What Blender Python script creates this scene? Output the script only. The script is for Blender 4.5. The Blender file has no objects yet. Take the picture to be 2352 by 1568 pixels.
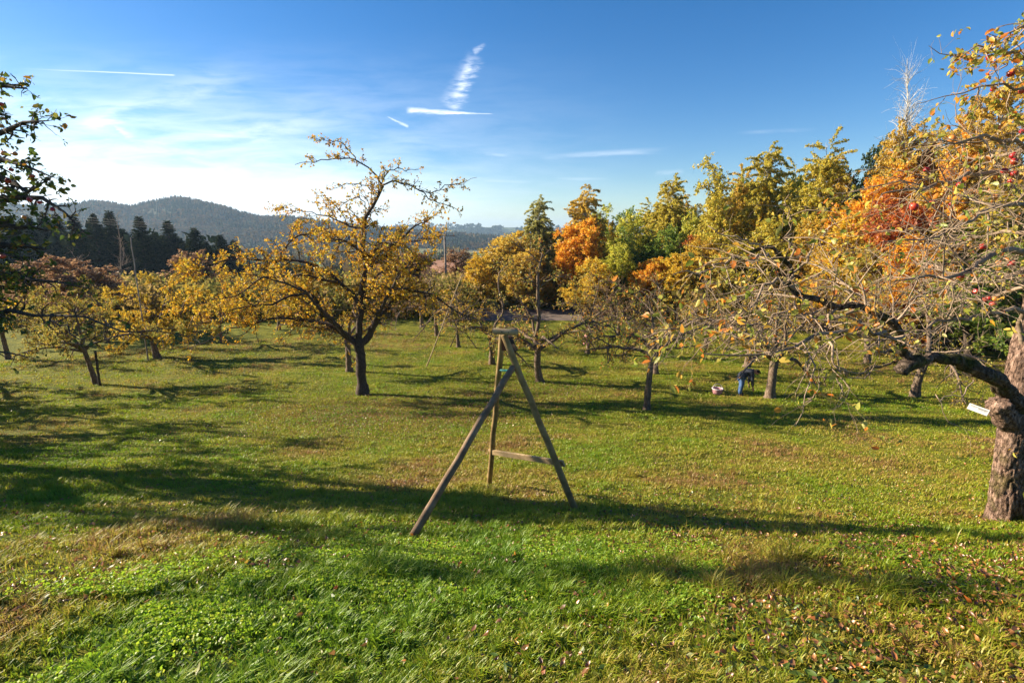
import bpy, bmesh, math, random
import numpy as np
from mathutils import Vector, Matrix

# ------------------------------------------------------------------ camera, sky, sun
scene = bpy.context.scene
col = scene.collection
F = 1176.0                                   # focal length in units of a 2352 x 1568 picture
PITCH = math.atan(259.0 / F)
CP, SP = math.cos(PITCH), math.sin(PITCH)
cam_d = bpy.data.cameras.new("camera")
cam = bpy.data.objects.new("camera", cam_d)
col.objects.link(cam)
cam_d.sensor_width = 36.0
cam_d.lens = 18.0
cam_d.clip_start = 0.05
cam_d.clip_end = 20000.0
cam.location = (0, 0, 0)
cam.rotation_euler = (math.pi / 2 - PITCH, 0, 0)
scene.camera = cam

SUN_AZ = math.radians(-75.0)                 # measured from the view direction, negative is to the left
SUN_EL = math.radians(21.0)
SKY_STRENGTH = 0.061
sun_d = bpy.data.lights.new("sun", "SUN")
sun_d.energy = 5.0
sun_d.angle = math.radians(0.5)
sun_d.color = (1.0, 0.88, 0.68)
sun = bpy.data.objects.new("sun", sun_d)
col.objects.link(sun)
to_sun = Vector((math.sin(SUN_AZ) * math.cos(SUN_EL), math.cos(SUN_AZ) * math.cos(SUN_EL), math.sin(SUN_EL)))
sun.rotation_euler = to_sun.to_track_quat("Z", "Y").to_euler()

scene.view_settings.view_transform = "Standard"
scene.view_settings.look = "None"
scene.view_settings.gamma = 1.0
scene.view_settings.exposure = 1.45
scene.view_settings.use_curve_mapping = False
scene.cycles.max_bounces = 5
scene.cycles.diffuse_bounces = 2
scene.cycles.glossy_bounces = 1
scene.cycles.transmission_bounces = 3
scene.cycles.transparent_max_bounces = 4
scene.cycles.volume_bounces = 0
scene.cycles.caustics_reflective = False
scene.cycles.caustics_refractive = False
scene.cycles.sample_clamp_indirect = 4.0
scene.cycles.use_adaptive_sampling = False
scene.cycles.use_denoising = True
scene.cycles.denoiser = "OPENIMAGEDENOISE"
scene.cycles.denoising_input_passes = "RGB_ALBEDO_NORMAL"
scene.cycles.denoising_prefilter = "ACCURATE"


def ray(u, v):
    """direction through picture point (u, v) of the 2352 x 1568 photograph, scaled to y = 1"""
    s, t = (u - 1176.0) / F, (v - 784.0) / F
    y = CP - t * SP
    return np.array([s / y, 1.0, (-SP - t * CP) / y])


def build_world():
    world = bpy.data.worlds.new("World")
    scene.world = world
    world.use_nodes = True
    nt = world.node_tree
    nt.nodes.clear()
    N, L = nt.nodes.new, nt.links.new

    def sock(node_in, val):
        if hasattr(val, "is_output"):
            L(val, node_in)
        else:
            node_in.default_value = val

    def math_n(op, a, b=0.0, c=0.0, clamp=False):
        n = N("ShaderNodeMath")
        n.operation = op
        n.use_clamp = clamp
        sock(n.inputs[0], a)
        sock(n.inputs[1], b)
        sock(n.inputs[2], c)
        return n.outputs[0]

    def smooth(x, a, b):
        n = N("ShaderNodeMapRange")
        n.interpolation_type = "SMOOTHSTEP"
        sock(n.inputs[0], x)
        n.inputs[1].default_value = a
        n.inputs[2].default_value = b
        return n.outputs[0]

    out = N("ShaderNodeOutputWorld")
    bg = N("ShaderNodeBackground")
    bg.inputs["Strength"].default_value = SKY_STRENGTH
    L(bg.outputs[0], out.inputs[0])
    sky = N("ShaderNodeTexSky")
    sky.sky_type = "NISHITA"
    sky.sun_disc = False
    sky.sun_elevation = SUN_EL
    sky.sun_rotation = SUN_AZ
    sky.altitude = 600.0
    sky.air_density = 1.0
    sky.dust_density = 0.35
    sky.ozone_density = 3.0
    hs = N("ShaderNodeHueSaturation")
    hs.inputs["Saturation"].default_value = 1.35
    hs.inputs["Hue"].default_value = 0.507
    hs.inputs["Value"].default_value = 1.0
    L(sky.outputs[0], hs.inputs["Color"])

    tc = N("ShaderNodeTexCoord")
    sep = N("ShaderNodeSeparateXYZ")
    L(tc.outputs["Generated"], sep.inputs[0])
    X, Y, Z = sep.outputs
    ysafe = math_n("MAXIMUM", Y, 0.02)
    A = math_n("DIVIDE", X, ysafe)
    B = math_n("DIVIDE", Z, ysafe)
    front = smooth(Y, 0.05, 0.3)

    def noise(vec_scale, rot, scale, detail, dist=0.0):
        comb = N("ShaderNodeCombineXYZ")
        L(A, comb.inputs[0])
        L(B, comb.inputs[1])
        mp = N("ShaderNodeMapping")
        mp.inputs["Scale"].default_value = vec_scale
        mp.inputs["Rotation"].default_value = (0, 0, rot)
        L(comb.outputs[0], mp.inputs[0])
        nz = N("ShaderNodeTexNoise")
        nz.inputs["Scale"].default_value = scale
        nz.inputs["Detail"].default_value = detail
        nz.inputs["Roughness"].default_value = 0.6
        nz.inputs["Distortion"].default_value = dist
        L(mp.outputs[0], nz.inputs["Vector"])
        return nz.outputs[0]

    fib = noise((1.0, 6.0, 1.0), -0.12, 7.0, 6.0, 0.4)         # long fibres of the cirrus
    fine = noise((1.0, 5.0, 1.0), 0.0, 32.0, 4.0, 0.2)
    big = noise((1.0, 2.6, 1.0), 0.15, 2.2, 4.0, 0.6)

    def streak(u1, v1, u2, v2, w1, w2, amount, nz, lo, hi, fade1=0.12, fade2=0.25, fray=1.3):
        p, q = ray(u1, v1), ray(u2, v2)
        p = np.array([p[0], p[2]])
        q = np.array([q[0], q[2]])
        d = q - p
        ln = float(np.linalg.norm(d))
        d = d / ln
        da, db = math_n("SUBTRACT", A, float(p[0])), math_n("SUBTRACT", B, float(p[1]))
        al = math_n("DIVIDE", math_n("ADD", math_n("MULTIPLY", da, float(d[0])), math_n("MULTIPLY", db, float(d[1]))), ln)
        ac = math_n("ADD", math_n("MULTIPLY", da, float(-d[1])), math_n("MULTIPLY", db, float(d[0])))
        ac = math_n("ADD", ac, math_n("MULTIPLY", math_n("SUBTRACT", nz, 0.5), fray * max(w1, w2) / F))
        wid = math_n("ADD", math_n("MULTIPLY", al, (w2 - w1) / F), w1 / F)
        wid = math_n("MAXIMUM", wid, 0.0008)
        rel = math_n("DIVIDE", math_n("ABSOLUTE", ac), wid)
        m = smooth(rel, 1.0, 0.1)
        m = math_n("MULTIPLY", m, smooth(al, 0.0, fade1))
        m = math_n("MULTIPLY", m, smooth(al, 1.0, 1.0 - fade2))
        m = math_n("MULTIPLY", m, smooth(nz, lo, hi))
        return math_n("MULTIPLY", m, amount)

    parts = [
        streak(30, 157, 404, 173, 1.3, 2.0, 0.55, fib, -0.6, 0.3, 0.6, 0.02),
        streak(170, 284, 640, 132, 14, 70, 0.40, fib, 0.28, 0.8, 0.10, 0.7),
        streak(172, 280, 480, 238, 9, 28, 0.36, fib, 0.25, 0.75, 0.10, 0.7),
        streak(258, 288, 318, 324, 4, 20, 0.55, fine, 0.1, 0.7, 0.2, 0.5),
        streak(300, 334, 850, 258, 14, 44, 0.34, fib, 0.28, 0.75, 0.25, 0.6),
        streak(1028, 252, 1096, 120, 32, 24, 0.5, fine, 0.28, 0.75, 0.10, 0.2),
        streak(1042, 240, 1084, 130, 13, 11, 0.45, fine, 0.25, 0.7, 0.2, 0.3),
        streak(1085, 122, 1118, 100, 10, 5, 0.45, fine, 0.2, 0.7, 0.2, 0.4),
        streak(930, 253, 1100, 262, 9, 2.5, 0.8, fine, 0.12, 0.6, 0.10, 0.2),
        streak(1080, 260.5, 1136, 262, 1.5, 1.0, 0.5, fine, -0.5, 0.3),
        streak(886, 267, 940, 292, 1.5, 4.5, 0.5, fine, 0.0, 0.6, 0.2, 0.1),
        streak(1220, 362, 1560, 343, 7, 11, 0.30, fib, 0.3, 0.7, 0.4, 0.4),
        streak(1680, 306, 1890, 297, 6, 6, 0.15, fib, 0.25, 0.7, 0.4, 0.4),
        streak(1500, 399, 1576, 393, 9, 8, 0.13, fine, 0.2, 0.65),
        streak(1108, 354, 1174, 357, 5, 4, 0.16, fine, 0.2, 0.6, 0.4, 0.4),
        streak(1090, 414, 1235, 419, 5, 4, 0.14, fib, 0.2, 0.6, 0.4, 0.4),
        streak(1230, 410, 1420, 411, 4, 5, 0.12, fib, 0.2, 0.6, 0.4, 0.4),
        streak(-40, 232, 340, 243, 22, 14, 0.25, fib, 0.25, 0.7),
        streak(200, 398, 520, 402, 8, 10, 0.4, fib, 0.25, 0.7),
    ]
    # veil of thin cloud low on the left, towards the sun
    low = math_n("MULTIPLY", smooth(B, 0.36, 0.02), smooth(A, 0.35, -0.85))
    veil = math_n("MULTIPLY", low, smooth(math_n("ADD", math_n("MULTIPLY", fib, 0.7), math_n("MULTIPLY", big, 0.4)), 0.32, 0.75))
    parts.append(math_n("MULTIPLY", veil, 0.9))
    bank = math_n("MULTIPLY", smooth(B, 0.13, 0.04), smooth(A, 0.1, -0.6))
    parts.append(math_n("MULTIPLY", bank, 0.85))
    tot = parts[0]
    for p in parts[1:]:
        tot = math_n("ADD", tot, math_n("MULTIPLY", p, math_n("SUBTRACT", 1.0, tot)))
    tot = math_n("MULTIPLY", tot, front, clamp=True)
    mix = N("ShaderNodeMix")
    mix.data_type = "RGBA"
    L(tot, mix.inputs[0])
    L(hs.outputs[0], mix.inputs[6])
    mix.inputs[7].default_value = (8.6, 9.0, 9.6, 1)
    L(mix.outputs[2], bg.inputs[0])


build_world()

# ------------------------------------------------------------------ helpers
rng = np.random.default_rng(7)


def reseed(s):
    global rng
    rng = np.random.default_rng(s)


_lat = np.random.default_rng(3).random((256, 256))


def vnoise(x, y):
    """smooth value noise, 0..1"""
    x, y = np.asarray(x, float), np.asarray(y, float)
    xi, yi = np.floor(x).astype(int), np.floor(y).astype(int)
    fx, fy = x - xi, y - yi
    fx, fy = fx * fx * (3 - 2 * fx), fy * fy * (3 - 2 * fy)
    g = lambda a, b: _lat[a % 256, b % 256]
    return (g(xi, yi) * (1 - fx) + g(xi + 1, yi) * fx) * (1 - fy) + (g(xi, yi + 1) * (1 - fx) + g(xi + 1, yi + 1) * fx) * fy


def fbm(x, y, o=3):
    s, a, t = 0.0, 1.0, 0.0
    for k in range(o):
        s = s + a * vnoise(np.asarray(x) * 2 ** k + 17.3 * k, np.asarray(y) * 2 ** k + 5.1 * k)
        t += a
        a *= 0.5
    return s / t


_py = np.array([-400, -60, -10, 0, 1.75, 3.2, 6.0, 9.0, 14, 21, 30, 45, 60, 75, 100, 200, 400, 700, 9000.0])
_pz = np.array([4, 0.0, -1.35, -1.65, -1.83, -2.38, -3.55, -4.55, -5.85, -7.0, -7.75, -8.45, -9.1, -10.0, -13.5, -28, -40, -42, -42.0])
_ty = np.arange(-60, 700, 0.25)
_tz = np.interp(_ty, _py, _pz)
_k = np.exp(-0.5 * (np.arange(-8, 9) / 3.2) ** 2)
_tz = np.convolve(np.pad(_tz, 8, mode="edge"), _k / _k.sum(), mode="valid")


def G(x, y):
    x, y = np.asarray(x, float), np.asarray(y, float)
    z = np.where((y > -60) & (y < 690), np.interp(y, _ty, _tz), np.interp(y, _py, _pz))
    near = np.clip((70 - y) / 30, 0, 1)
    z = z + near * ((fbm(x / 3.5 + 40, y / 3.5 + 11, 2) - 0.5) * 0.16 + (vnoise(x / 0.7 + 9, y / 0.7) - 0.5) * 0.035)
    far = np.clip((y - 60) / 100, 0, 1)
    z = z + far * (fbm(x / 180 + 3, y / 180, 2) - 0.5) * 8
    return z


def at(u, v, lift=0.0):
    """ground point seen at picture point (u, v)"""
    r = ray(u, v)
    ys = np.concatenate([np.arange(1.2, 60, 0.02), np.arange(60, 900, 0.5)])
    hit = np.argmax(r[2] * ys <= G(r[0] * ys, ys))
    y = ys[hit]
    return np.array([r[0] * y, y, float(G(r[0] * y, y)) + lift])


def pt(u, v, y):
    return ray(u, v) * y


def nrm(a):
    return a / np.maximum(np.linalg.norm(a, axis=-1, keepdims=True), 1e-9)


def mk(name, V, faces, mat, parent=None, attrs=None, smooth=True):
    """link ONE mesh object; faces is a list of (n,3) / (n,4) index arrays"""
    if not isinstance(faces, (list, tuple)):
        faces = [faces]
    faces = [np.asarray(f, np.int32) for f in faces if len(f)]
    V = np.asarray(V, np.float32).reshape(-1, 3)
    me = bpy.data.meshes.new(name)
    me.vertices.add(len(V))
    me.vertices.foreach_set("co", V.ravel())
    nl = sum(f.size for f in faces)
    me.loops.add(nl)
    me.loops.foreach_set("vertex_index", np.concatenate([f.ravel() for f in faces]))
    npoly = sum(len(f) for f in faces)
    me.polygons.add(npoly)
    tot = np.concatenate([np.full(len(f), f.shape[1], np.int32) for f in faces])
    start = np.concatenate([[0], np.cumsum(tot)[:-1]]).astype(np.int32)
    me.polygons.foreach_set("loop_start", start)
    me.polygons.foreach_set("loop_total", tot)
    me.polygons.foreach_set("use_smooth", np.full(npoly, smooth))
    for k, arr in (attrs or {}).items():
        a = me.attributes.new(k, "FLOAT", "POINT")
        a.data.foreach_set("value", np.asarray(arr, np.float32))
    me.update(calc_edges=True)
    if mat:
        me.materials.append(mat)
    o = bpy.data.objects.new(name, me)
    col.objects.link(o)
    if parent:
        o.parent = parent
    return o


def tag(o, label=None, cat=None, group=None, kind=None):
    if label:
        o["label"] = label
    if cat:
        o["category"] = cat
    if group:
        o["group"] = group
    if kind:
        o["kind"] = kind
    return o


def thing(name, label, cat, loc=(0, 0, 0), group=None, rz=0.0):
    o = bpy.data.objects.new(name, None)
    o.empty_display_size = 0.2
    col.objects.link(o)
    o.location = [float(c) for c in loc]
    o.rotation_euler = (0, 0, rz)
    return tag(o, label, cat, group)


def copy_thing(src, loc, rz, sc, label=None, group=None, mats=None, parts=True):
    r = src.copy()
    col.objects.link(r)
    r.location = [float(c) for c in loc]
    r.rotation_euler = (0, 0, rz)
    r.scale = sc
    if label:
        r["label"] = label
    if group:
        r["group"] = group
    for ch in src.children:
        c = ch.copy()
        col.objects.link(c)
        c.parent = r
        nm = ch.name.split(".")[0]
        if mats and nm in mats:
            c.material_slots[0].link = "OBJECT"
            c.material_slots[0].material = mats[nm]
    return r


def tubes(P, R, S, jitter=0.0):
    """swept tubes along N polylines of K points -> verts, quads"""
    N_, K, _ = P.shape
    T = nrm(np.gradient(P, axis=1))
    mean = nrm(P[:, -1] - P[:, 0] + 1e-6)
    ref = nrm(np.cross(mean, nrm(rng.normal(size=(N_, 3)))))[:, None]
    U = nrm(ref - T * np.sum(T * ref, -1, keepdims=True))
    W = np.cross(T, U)
    a = np.arange(S) * 2 * np.pi / S
    rad = R[:, :, None] * (1 + jitter * rng.normal(size=(N_, K, S))) if jitter else np.repeat(R[:, :, None], S, 2)
    V = P[:, :, None] + rad[..., None] * (np.cos(a)[:, None] * U[:, :, None] + np.sin(a)[:, None] * W[:, :, None])
    i = np.arange(N_ * (K - 1))
    n, k = i // (K - 1), i % (K - 1)
    b = (n * K + k) * S
    s = np.arange(S)
    s2 = (s + 1) % S
    Q = np.stack([b[:, None] + s, b[:, None] + s2, b[:, None] + S + s2, b[:, None] + S + s], -1).reshape(-1, 4)
    return V.reshape(-1, 3), Q


def join(parts):
    V, Fc, off = [], [], 0
    for v, f in parts:
        V.append(v)
        Fc.append(f + off)
        off += len(v)
    return np.concatenate(V), Fc


def catmull(pts, K):
    pts = np.asarray(pts, float)
    d = np.concatenate([[0], np.cumsum(np.linalg.norm(np.diff(pts[:, :3], axis=0), axis=1))])
    t = np.linspace(0, d[-1], K)
    m = np.gradient(pts, d, axis=0) if len(pts) > 2 else np.repeat((pts[1:] - pts[:-1]) / d[-1], 2, 0)
    i = np.clip(np.searchsorted(d, t, side="right") - 1, 0, len(d) - 2)
    h = (d[i + 1] - d[i])[:, None]
    s = ((t - d[i])[:, None]) / h
    return ((2 * s ** 3 - 3 * s ** 2 + 1) * pts[i] + (s ** 3 - 2 * s ** 2 + s) * h * m[i]
            + (-2 * s ** 3 + 3 * s ** 2) * pts[i + 1] + (s ** 3 - s ** 2) * h * m[i + 1])


def grow(P, R, per_m, lens, K, ang, rmax, wig, up=0.0, grav=0.0, t0=0.15, t1=1.0, fall=0.5, flat=0.0, taper=0.3, maxn=None):
    """side shoots along every polyline of P"""
    N_, K0, _ = P.shape
    L = np.linalg.norm(np.diff(P, axis=1), axis=2).sum(1)
    n = rng.poisson(np.maximum(L * per_m * (t1 - t0), 0))
    idx = np.repeat(np.arange(N_), n)
    if maxn and len(idx) > maxn:
        idx = rng.choice(idx, maxn, replace=False)
    M = len(idx)
    t = t0 + (t1 - t0) * rng.random(M)
    f = t * (K0 - 1)
    i = np.clip(f.astype(int), 0, K0 - 2)
    w = (f - i)[:, None]
    org = P[idx, i] * (1 - w) + P[idx, i + 1] * w
    tan = nrm(P[idx, i + 1] - P[idx, i])
    r = R[idx, i] * (1 - w[:, 0]) + R[idx, i + 1] * w[:, 0]
    rv = rng.normal(size=(M, 3))
    rv[:, 2] *= 1 - flat
    perp = nrm(rv - tan * np.sum(rv * tan, 1, keepdims=True))
    a = (ang * (0.65 + 0.7 * rng.random(M)))[:, None]
    d = nrm(tan * np.cos(a) + perp * np.sin(a) + np.array([0, 0, up]) * rng.random((M, 1)))
    ln = (lens[0] + (lens[1] - lens[0]) * rng.random(M)) * (1 - fall * t)
    r0 = np.minimum(r * 0.7, rmax * (0.6 + 0.7 * rng.random(M)))
    pts = [org]
    for k in range(K - 1):
        d = nrm(d + wig * rng.normal(size=(M, 3)) + np.array([0, 0, -grav]))
        pts.append(pts[-1] + d * (ln / (K - 1))[:, None])
    return np.stack(pts, 1), r0[:, None] * np.linspace(1, taper, K)[None]


def leaves(P, per_m, size, t0=0.1, droop=0.3, wide=0.3, detail=False, spread=0.03, cluster=1, maxn=None, upn=0.6):
    """leaf blades along twigs -> verts, tris, one random value per vertex"""
    L = np.linalg.norm(np.diff(P, axis=1), axis=2).sum(1)
    n = rng.poisson(L * per_m)
    idx = np.repeat(np.arange(len(P)), n)
    if maxn and len(idx) > maxn:
        idx = rng.choice(idx, maxn, replace=False)
    M = len(idx)
    K0 = P.shape[1]
    t = t0 + (1 - t0) * rng.random(M) ** 0.75
    if cluster > 1:
        t = np.ceil(t * cluster) / cluster
    f = t * (K0 - 1)
    i = np.clip(f.astype(int), 0, K0 - 2)
    w = (f - i)[:, None]
    org = P[idx, i] * (1 - w) + P[idx, i + 1] * w + spread * rng.normal(size=(M, 3)) * 0.4
    tan = nrm(P[idx, i + 1] - P[idx, i])
    d = nrm(0.5 * tan + 0.8 * rng.normal(size=(M, 3)) + np.array([0, 0, -droop]))
    nn = rng.normal(size=(M, 3)) + np.array([0, 0, upn * 2.0])
    side = nrm(np.cross(d, nn))
    nn = nrm(np.cross(side, d))
    s = (size * (0.6 + 0.7 * rng.random(M)))[:, None]
    ww = wide * (0.75 + 0.5 * rng.random(M))[:, None]
    fold = 0.12 * (0.3 + rng.random(M))[:, None]
    b = org
    tip = org + d * s - nn * s * 0.15 * rng.random((M, 1))
    l = org + d * s * 0.45 + side * s * ww + nn * s * fold
    r = org + d * s * 0.45 - side * s * ww + nn * s * fold
    if not detail:
        V = np.stack([b, l, tip, r], 1)
        base = (np.arange(M) * 4)[:, None]
        T = np.concatenate([base + [0, 2, 1], base + [0, 3, 2]])
        kv = 4
    else:
        l1 = org + d * s * 0.28 + side * s * ww * 0.95 + nn * s * fold
        r1 = org + d * s * 0.28 - side * s * ww * 0.95 + nn * s * fold
        l2 = org + d * s * 0.66 + side * s * ww * 0.8 + nn * s * fold * 0.8
        r2 = org + d * s * 0.66 - side * s * ww * 0.8 + nn * s * fold * 0.8
        m1 = org + d * s * 0.45
        V = np.stack([b, l1, l2, tip, r2, r1, m1], 1)
        base = (np.arange(M) * 7)[:, None]
        T = np.concatenate([base + [0, 6, 1], base + [1, 6, 2], base + [2, 6, 3], base + [3, 6, 4], base + [4, 6, 5], base + [5, 6, 0]])
        kv = 7
    rnd = np.repeat(rng.random(M), kv)
    return V.reshape(-1, 3), T, rnd


# ------------------------------------------------------------------ materials
def new_mat(name):
    m = bpy.data.materials.new(name)
    m.use_nodes = True
    m.node_tree.nodes.clear()
    return m, m.node_tree.nodes.new, m.node_tree.links.new


def ramp(N, stops, interp="LINEAR"):
    n = N("ShaderNodeValToRGB")
    cr = n.color_ramp
    cr.interpolation = interp
    while len(cr.elements) > 1:
        cr.elements.remove(cr.elements[-1])
    cr.elements[0].position, cr.elements[0].color = stops[0][0], (*stops[0][1], 1)
    for p, c in stops[1:]:
        e = cr.elements.new(p)
        e.color = (*c, 1)
    return n


def leaf_mat(name, stops, trans=0.42, gloss=0.03, rough=0.45, attr="rnd", gain=1.0):
    stops = [(p, tuple(min(0.85, k * gain) for k in c)) for p, c in stops]
    m, N, L = new_mat(name)
    at_ = N("ShaderNodeAttribute")
    at_.attribute_name = attr
    r = ramp(N, stops)
    L(at_.outputs["Fac"], r.inputs[0])
    dif, tr, gl = N("ShaderNodeBsdfDiffuse"), N("ShaderNodeBsdfTranslucent"), N("ShaderNodeBsdfGlossy")
    L(r.outputs[0], dif.inputs[0])
    br = N("ShaderNodeGamma")
    br.inputs[1].default_value = 0.88
    L(r.outputs[0], br.inputs[0])
    L(br.outputs[0], tr.inputs[0])
    gl.inputs["Roughness"].default_value = rough
    m1, m2, out = N("ShaderNodeMixShader"), N("ShaderNodeMixShader"), N("ShaderNodeOutputMaterial")
    m1.inputs[0].default_value = trans
    L(dif.outputs[0], m1.inputs[1])
    L(tr.outputs[0], m1.inputs[2])
    m2.inputs[0].default_value = gloss
    L(m1.outputs[0], m2.inputs[1])
    L(gl.outputs[0], m2.inputs[2])
    L(m2.outputs[0], out.inputs[0])
    return m


def noise_mat(name, stops, scale=8.0, stretch=(1, 1, 1), detail=5.0, rough=0.85, bump=0.0, spec=0.2, second=None, dist=0.02, plates=0.0):
    m, N, L = new_mat(name)
    tc, mp, nz = N("ShaderNodeTexCoord"), N("ShaderNodeMapping"), N("ShaderNodeTexNoise")
    mp.inputs["Scale"].default_value = stretch
    nz.inputs["Scale"].default_value = scale
    nz.inputs["Detail"].default_value = detail
    nz.inputs["Roughness"].default_value = 0.65
    L(tc.outputs["Object"], mp.inputs[0])
    L(mp.outputs[0], nz.inputs["Vector"])
    r = ramp(N, stops)
    L(nz.outputs[0], r.inputs[0])
    colour = r.outputs[0]
    if second:                                       # patches of a second stuff: lichen, moss
        n2 = N("ShaderNodeTexNoise")
        n2.inputs["Scale"].default_value = second["scale"]
        n2.inputs["Detail"].default_value = 4.0
        L(tc.outputs["Object"], n2.inputs["Vector"])
        mr = N("ShaderNodeMapRange")
        mr.inputs[1].default_value, mr.inputs[2].default_value = second["lo"], second["hi"]
        L(n2.outputs[0], mr.inputs[0])
        fac = mr.outputs[0]
        if "below" in second:                        # grows near the foot
            sp = N("ShaderNodeSeparateXYZ")
            L(tc.outputs["Object"], sp.inputs[0])
            m3 = N("ShaderNodeMapRange")
            m3.inputs[1].default_value, m3.inputs[2].default_value = second["below"]
            L(sp.outputs[2], m3.inputs[0])
            mm = N("ShaderNodeMath")
            mm.operation = "MULTIPLY"
            L(fac, mm.inputs[0])
            L(m3.outputs[0], mm.inputs[1])
            fac = mm.outputs[0]
        mx = N("ShaderNodeMix")
        mx.data_type = "RGBA"
        L(fac, mx.inputs[0])
        L(colour, mx.inputs[6])
        mx.inputs[7].default_value = (*second["color"], 1)
        colour = mx.outputs[2]
    b, out = N("ShaderNodeBsdfPrincipled"), N("ShaderNodeOutputMaterial")
    L(colour, b.inputs["Base Color"])
    b.inputs["Roughness"].default_value = rough
    b.inputs["Specular IOR Level"].default_value = spec
    if plates:                                       # bark plates: cells of slightly different tone with cracks between
        m2, vo, ve = N("ShaderNodeMapping"), N("ShaderNodeTexVoronoi"), N("ShaderNodeTexVoronoi")
        m2.inputs["Scale"].default_value = (1.0, 1.0, 0.38)
        L(tc.outputs["Object"], m2.inputs[0])
        wob = N("ShaderNodeVectorMath")
        wob.operation = "MULTIPLY_ADD"
        wob.inputs[1].default_value = (0.06, 0.06, 0.06)
        L(nz.outputs["Color"], wob.inputs[0])
        L(m2.outputs[0], wob.inputs[2])
        ve.feature = "DISTANCE_TO_EDGE"
        for v_ in (vo, ve):
            v_.inputs["Scale"].default_value = plates
            L(wob.outputs[0], v_.inputs["Vector"])
        sc_ = N("ShaderNodeSeparateColor")
        L(vo.outputs["Color"], sc_.inputs[0])
        hv = N("ShaderNodeHueSaturation")
        mv = N("ShaderNodeMapRange")
        mv.inputs[3].default_value, mv.inputs[4].default_value = 0.65, 1.35
        L(sc_.outputs[0], mv.inputs[0])
        L(mv.outputs[0], hv.inputs["Value"])
        L(colour, hv.inputs["Color"])
        L(hv.outputs[0], b.inputs["Base Color"])
        me_ = N("ShaderNodeMapRange")
        me_.inputs[2].default_value = 0.09
        L(ve.outputs["Distance"], me_.inputs[0])
        b2 = N("ShaderNodeBump")
        b2.inputs["Strength"].default_value = 1.0
        b2.inputs["Distance"].default_value = 0.03
        L(me_.outputs[0], b2.inputs["Height"])
    if bump:
        bp = N("ShaderNodeBump")
        if plates:
            L(b2.outputs[0], bp.inputs["Normal"])
        bp.inputs["Strength"].default_value = bump
        bp.inputs["Distance"].default_value = dist
        L(nz.outputs[0], bp.inputs["Height"])
        L(bp.outputs[0], b.inputs["Normal"])
    L(b.outputs[0], out.inputs[0])
    return m


BARK = noise_mat("apple_bark", [(0.28, (0.05, 0.034, 0.023)), (0.5, (0.16, 0.11, 0.075)), (0.72, (0.33, 0.245, 0.18))], 9.0, (3, 3, 1.0), 6, 0.9, 0.9,
                 second={"scale": 2.5, "lo": 0.55, "hi": 0.7, "color": (0.13, 0.12, 0.05)})
BARK_DARK = noise_mat("dark_bark", [(0.3, (0.03, 0.022, 0.018)), (0.7, (0.13, 0.095, 0.07))], 12.0, (2, 2, 0.8), 5, 0.9, 0.7)
BARK_HERO = noise_mat("old_apple_bark", [(0.3, (0.05, 0.03, 0.021)), (0.48, (0.22, 0.135, 0.095)), (0.7, (0.44, 0.30, 0.23))], 11.0, (3.2, 3.2, 1.1), 7, 0.9, 1.0,
                      second={"scale": 4.0, "lo": 0.45, "hi": 0.62, "color": (0.085, 0.075, 0.015), "below": (1.5, 0.2)}, dist=0.035, plates=26.0)
MOSSY_SHADED = noise_mat("shaded_mossy_bark", [(0.3, (0.03, 0.022, 0.017)), (0.52, (0.12, 0.085, 0.06)), (0.75, (0.30, 0.22, 0.17))], 14.0, (1.5, 1.5, 1.5), 7, 0.92, 1.0,
                  second={"scale": 5.0, "lo": 0.48, "hi": 0.66, "color": (0.07, 0.075, 0.012)}, dist=0.03, plates=24.0)  # moss patches over bark darkened for the crown's shade on the limb
TWIG = noise_mat("grey_twigs", [(0.3, (0.14, 0.095, 0.06)), (0.7, (0.44, 0.32, 0.22))], 7.0, rough=0.8)
BIRCH_BARK = noise_mat("birch_bark", [(0.36, (0.06, 0.05, 0.045)), (0.46, (0.5, 0.47, 0.42)), (0.8, (0.62, 0.58, 0.52))], 3.0, (1, 1, 3), 4, 0.8)
LEAF_GOLD = leaf_mat("golden_leaf", [(0.0, (0.44, 0.17, 0.010)), (0.3, (0.57, 0.28, 0.010)), (0.62, (0.62, 0.41, 0.022)), (0.85, (0.33, 0.30, 0.035)), (1.0, (0.20, 0.10, 0.03))], gain=1.35)
LEAF_OLIVE = leaf_mat("olive_gold_leaf", [(0.0, (0.33, 0.15, 0.02)), (0.3, (0.34, 0.25, 0.03)), (0.7, (0.22, 0.23, 0.035)), (1.0, (0.45, 0.33, 0.07))], gain=1.4)
LEAF_GREENGOLD = leaf_mat("green_gold_leaf", [(0.0, (0.14, 0.18, 0.02)), (0.25, (0.28, 0.28, 0.04)), (0.5, (0.46, 0.36, 0.07)), (0.75, (0.50, 0.25, 0.025)), (1.0, (0.50, 0.13, 0.02))], gain=1.3)
LEAF_DARKGREEN = leaf_mat("dark_green_leaf", [(0.0, (0.05, 0.09, 0.012)), (0.55, (0.10, 0.14, 0.02)), (0.85, (0.26, 0.24, 0.03)), (1.0, (0.38, 0.16, 0.02))], 0.35)
LEAF_YELLOW = leaf_mat("yellow_leaf", [(0.0, (0.58, 0.30, 0.015)), (0.5, (0.62, 0.42, 0.03)), (1.0, (0.42, 0.36, 0.05))], gain=1.3)
LEAF_BROWN = leaf_mat("brown_leaf", [(0.0, (0.20, 0.09, 0.04)), (0.5, (0.30, 0.16, 0.08)), (1.0, (0.38, 0.24, 0.12))], gain=1.15)
LEAF_BIRCH = leaf_mat("birch_leaf", [(0.0, (0.16, 0.16, 0.02)), (0.5, (0.26, 0.22, 0.025)), (1.0, (0.40, 0.28, 0.03))], trans=0.55, gain=2.04)
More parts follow.
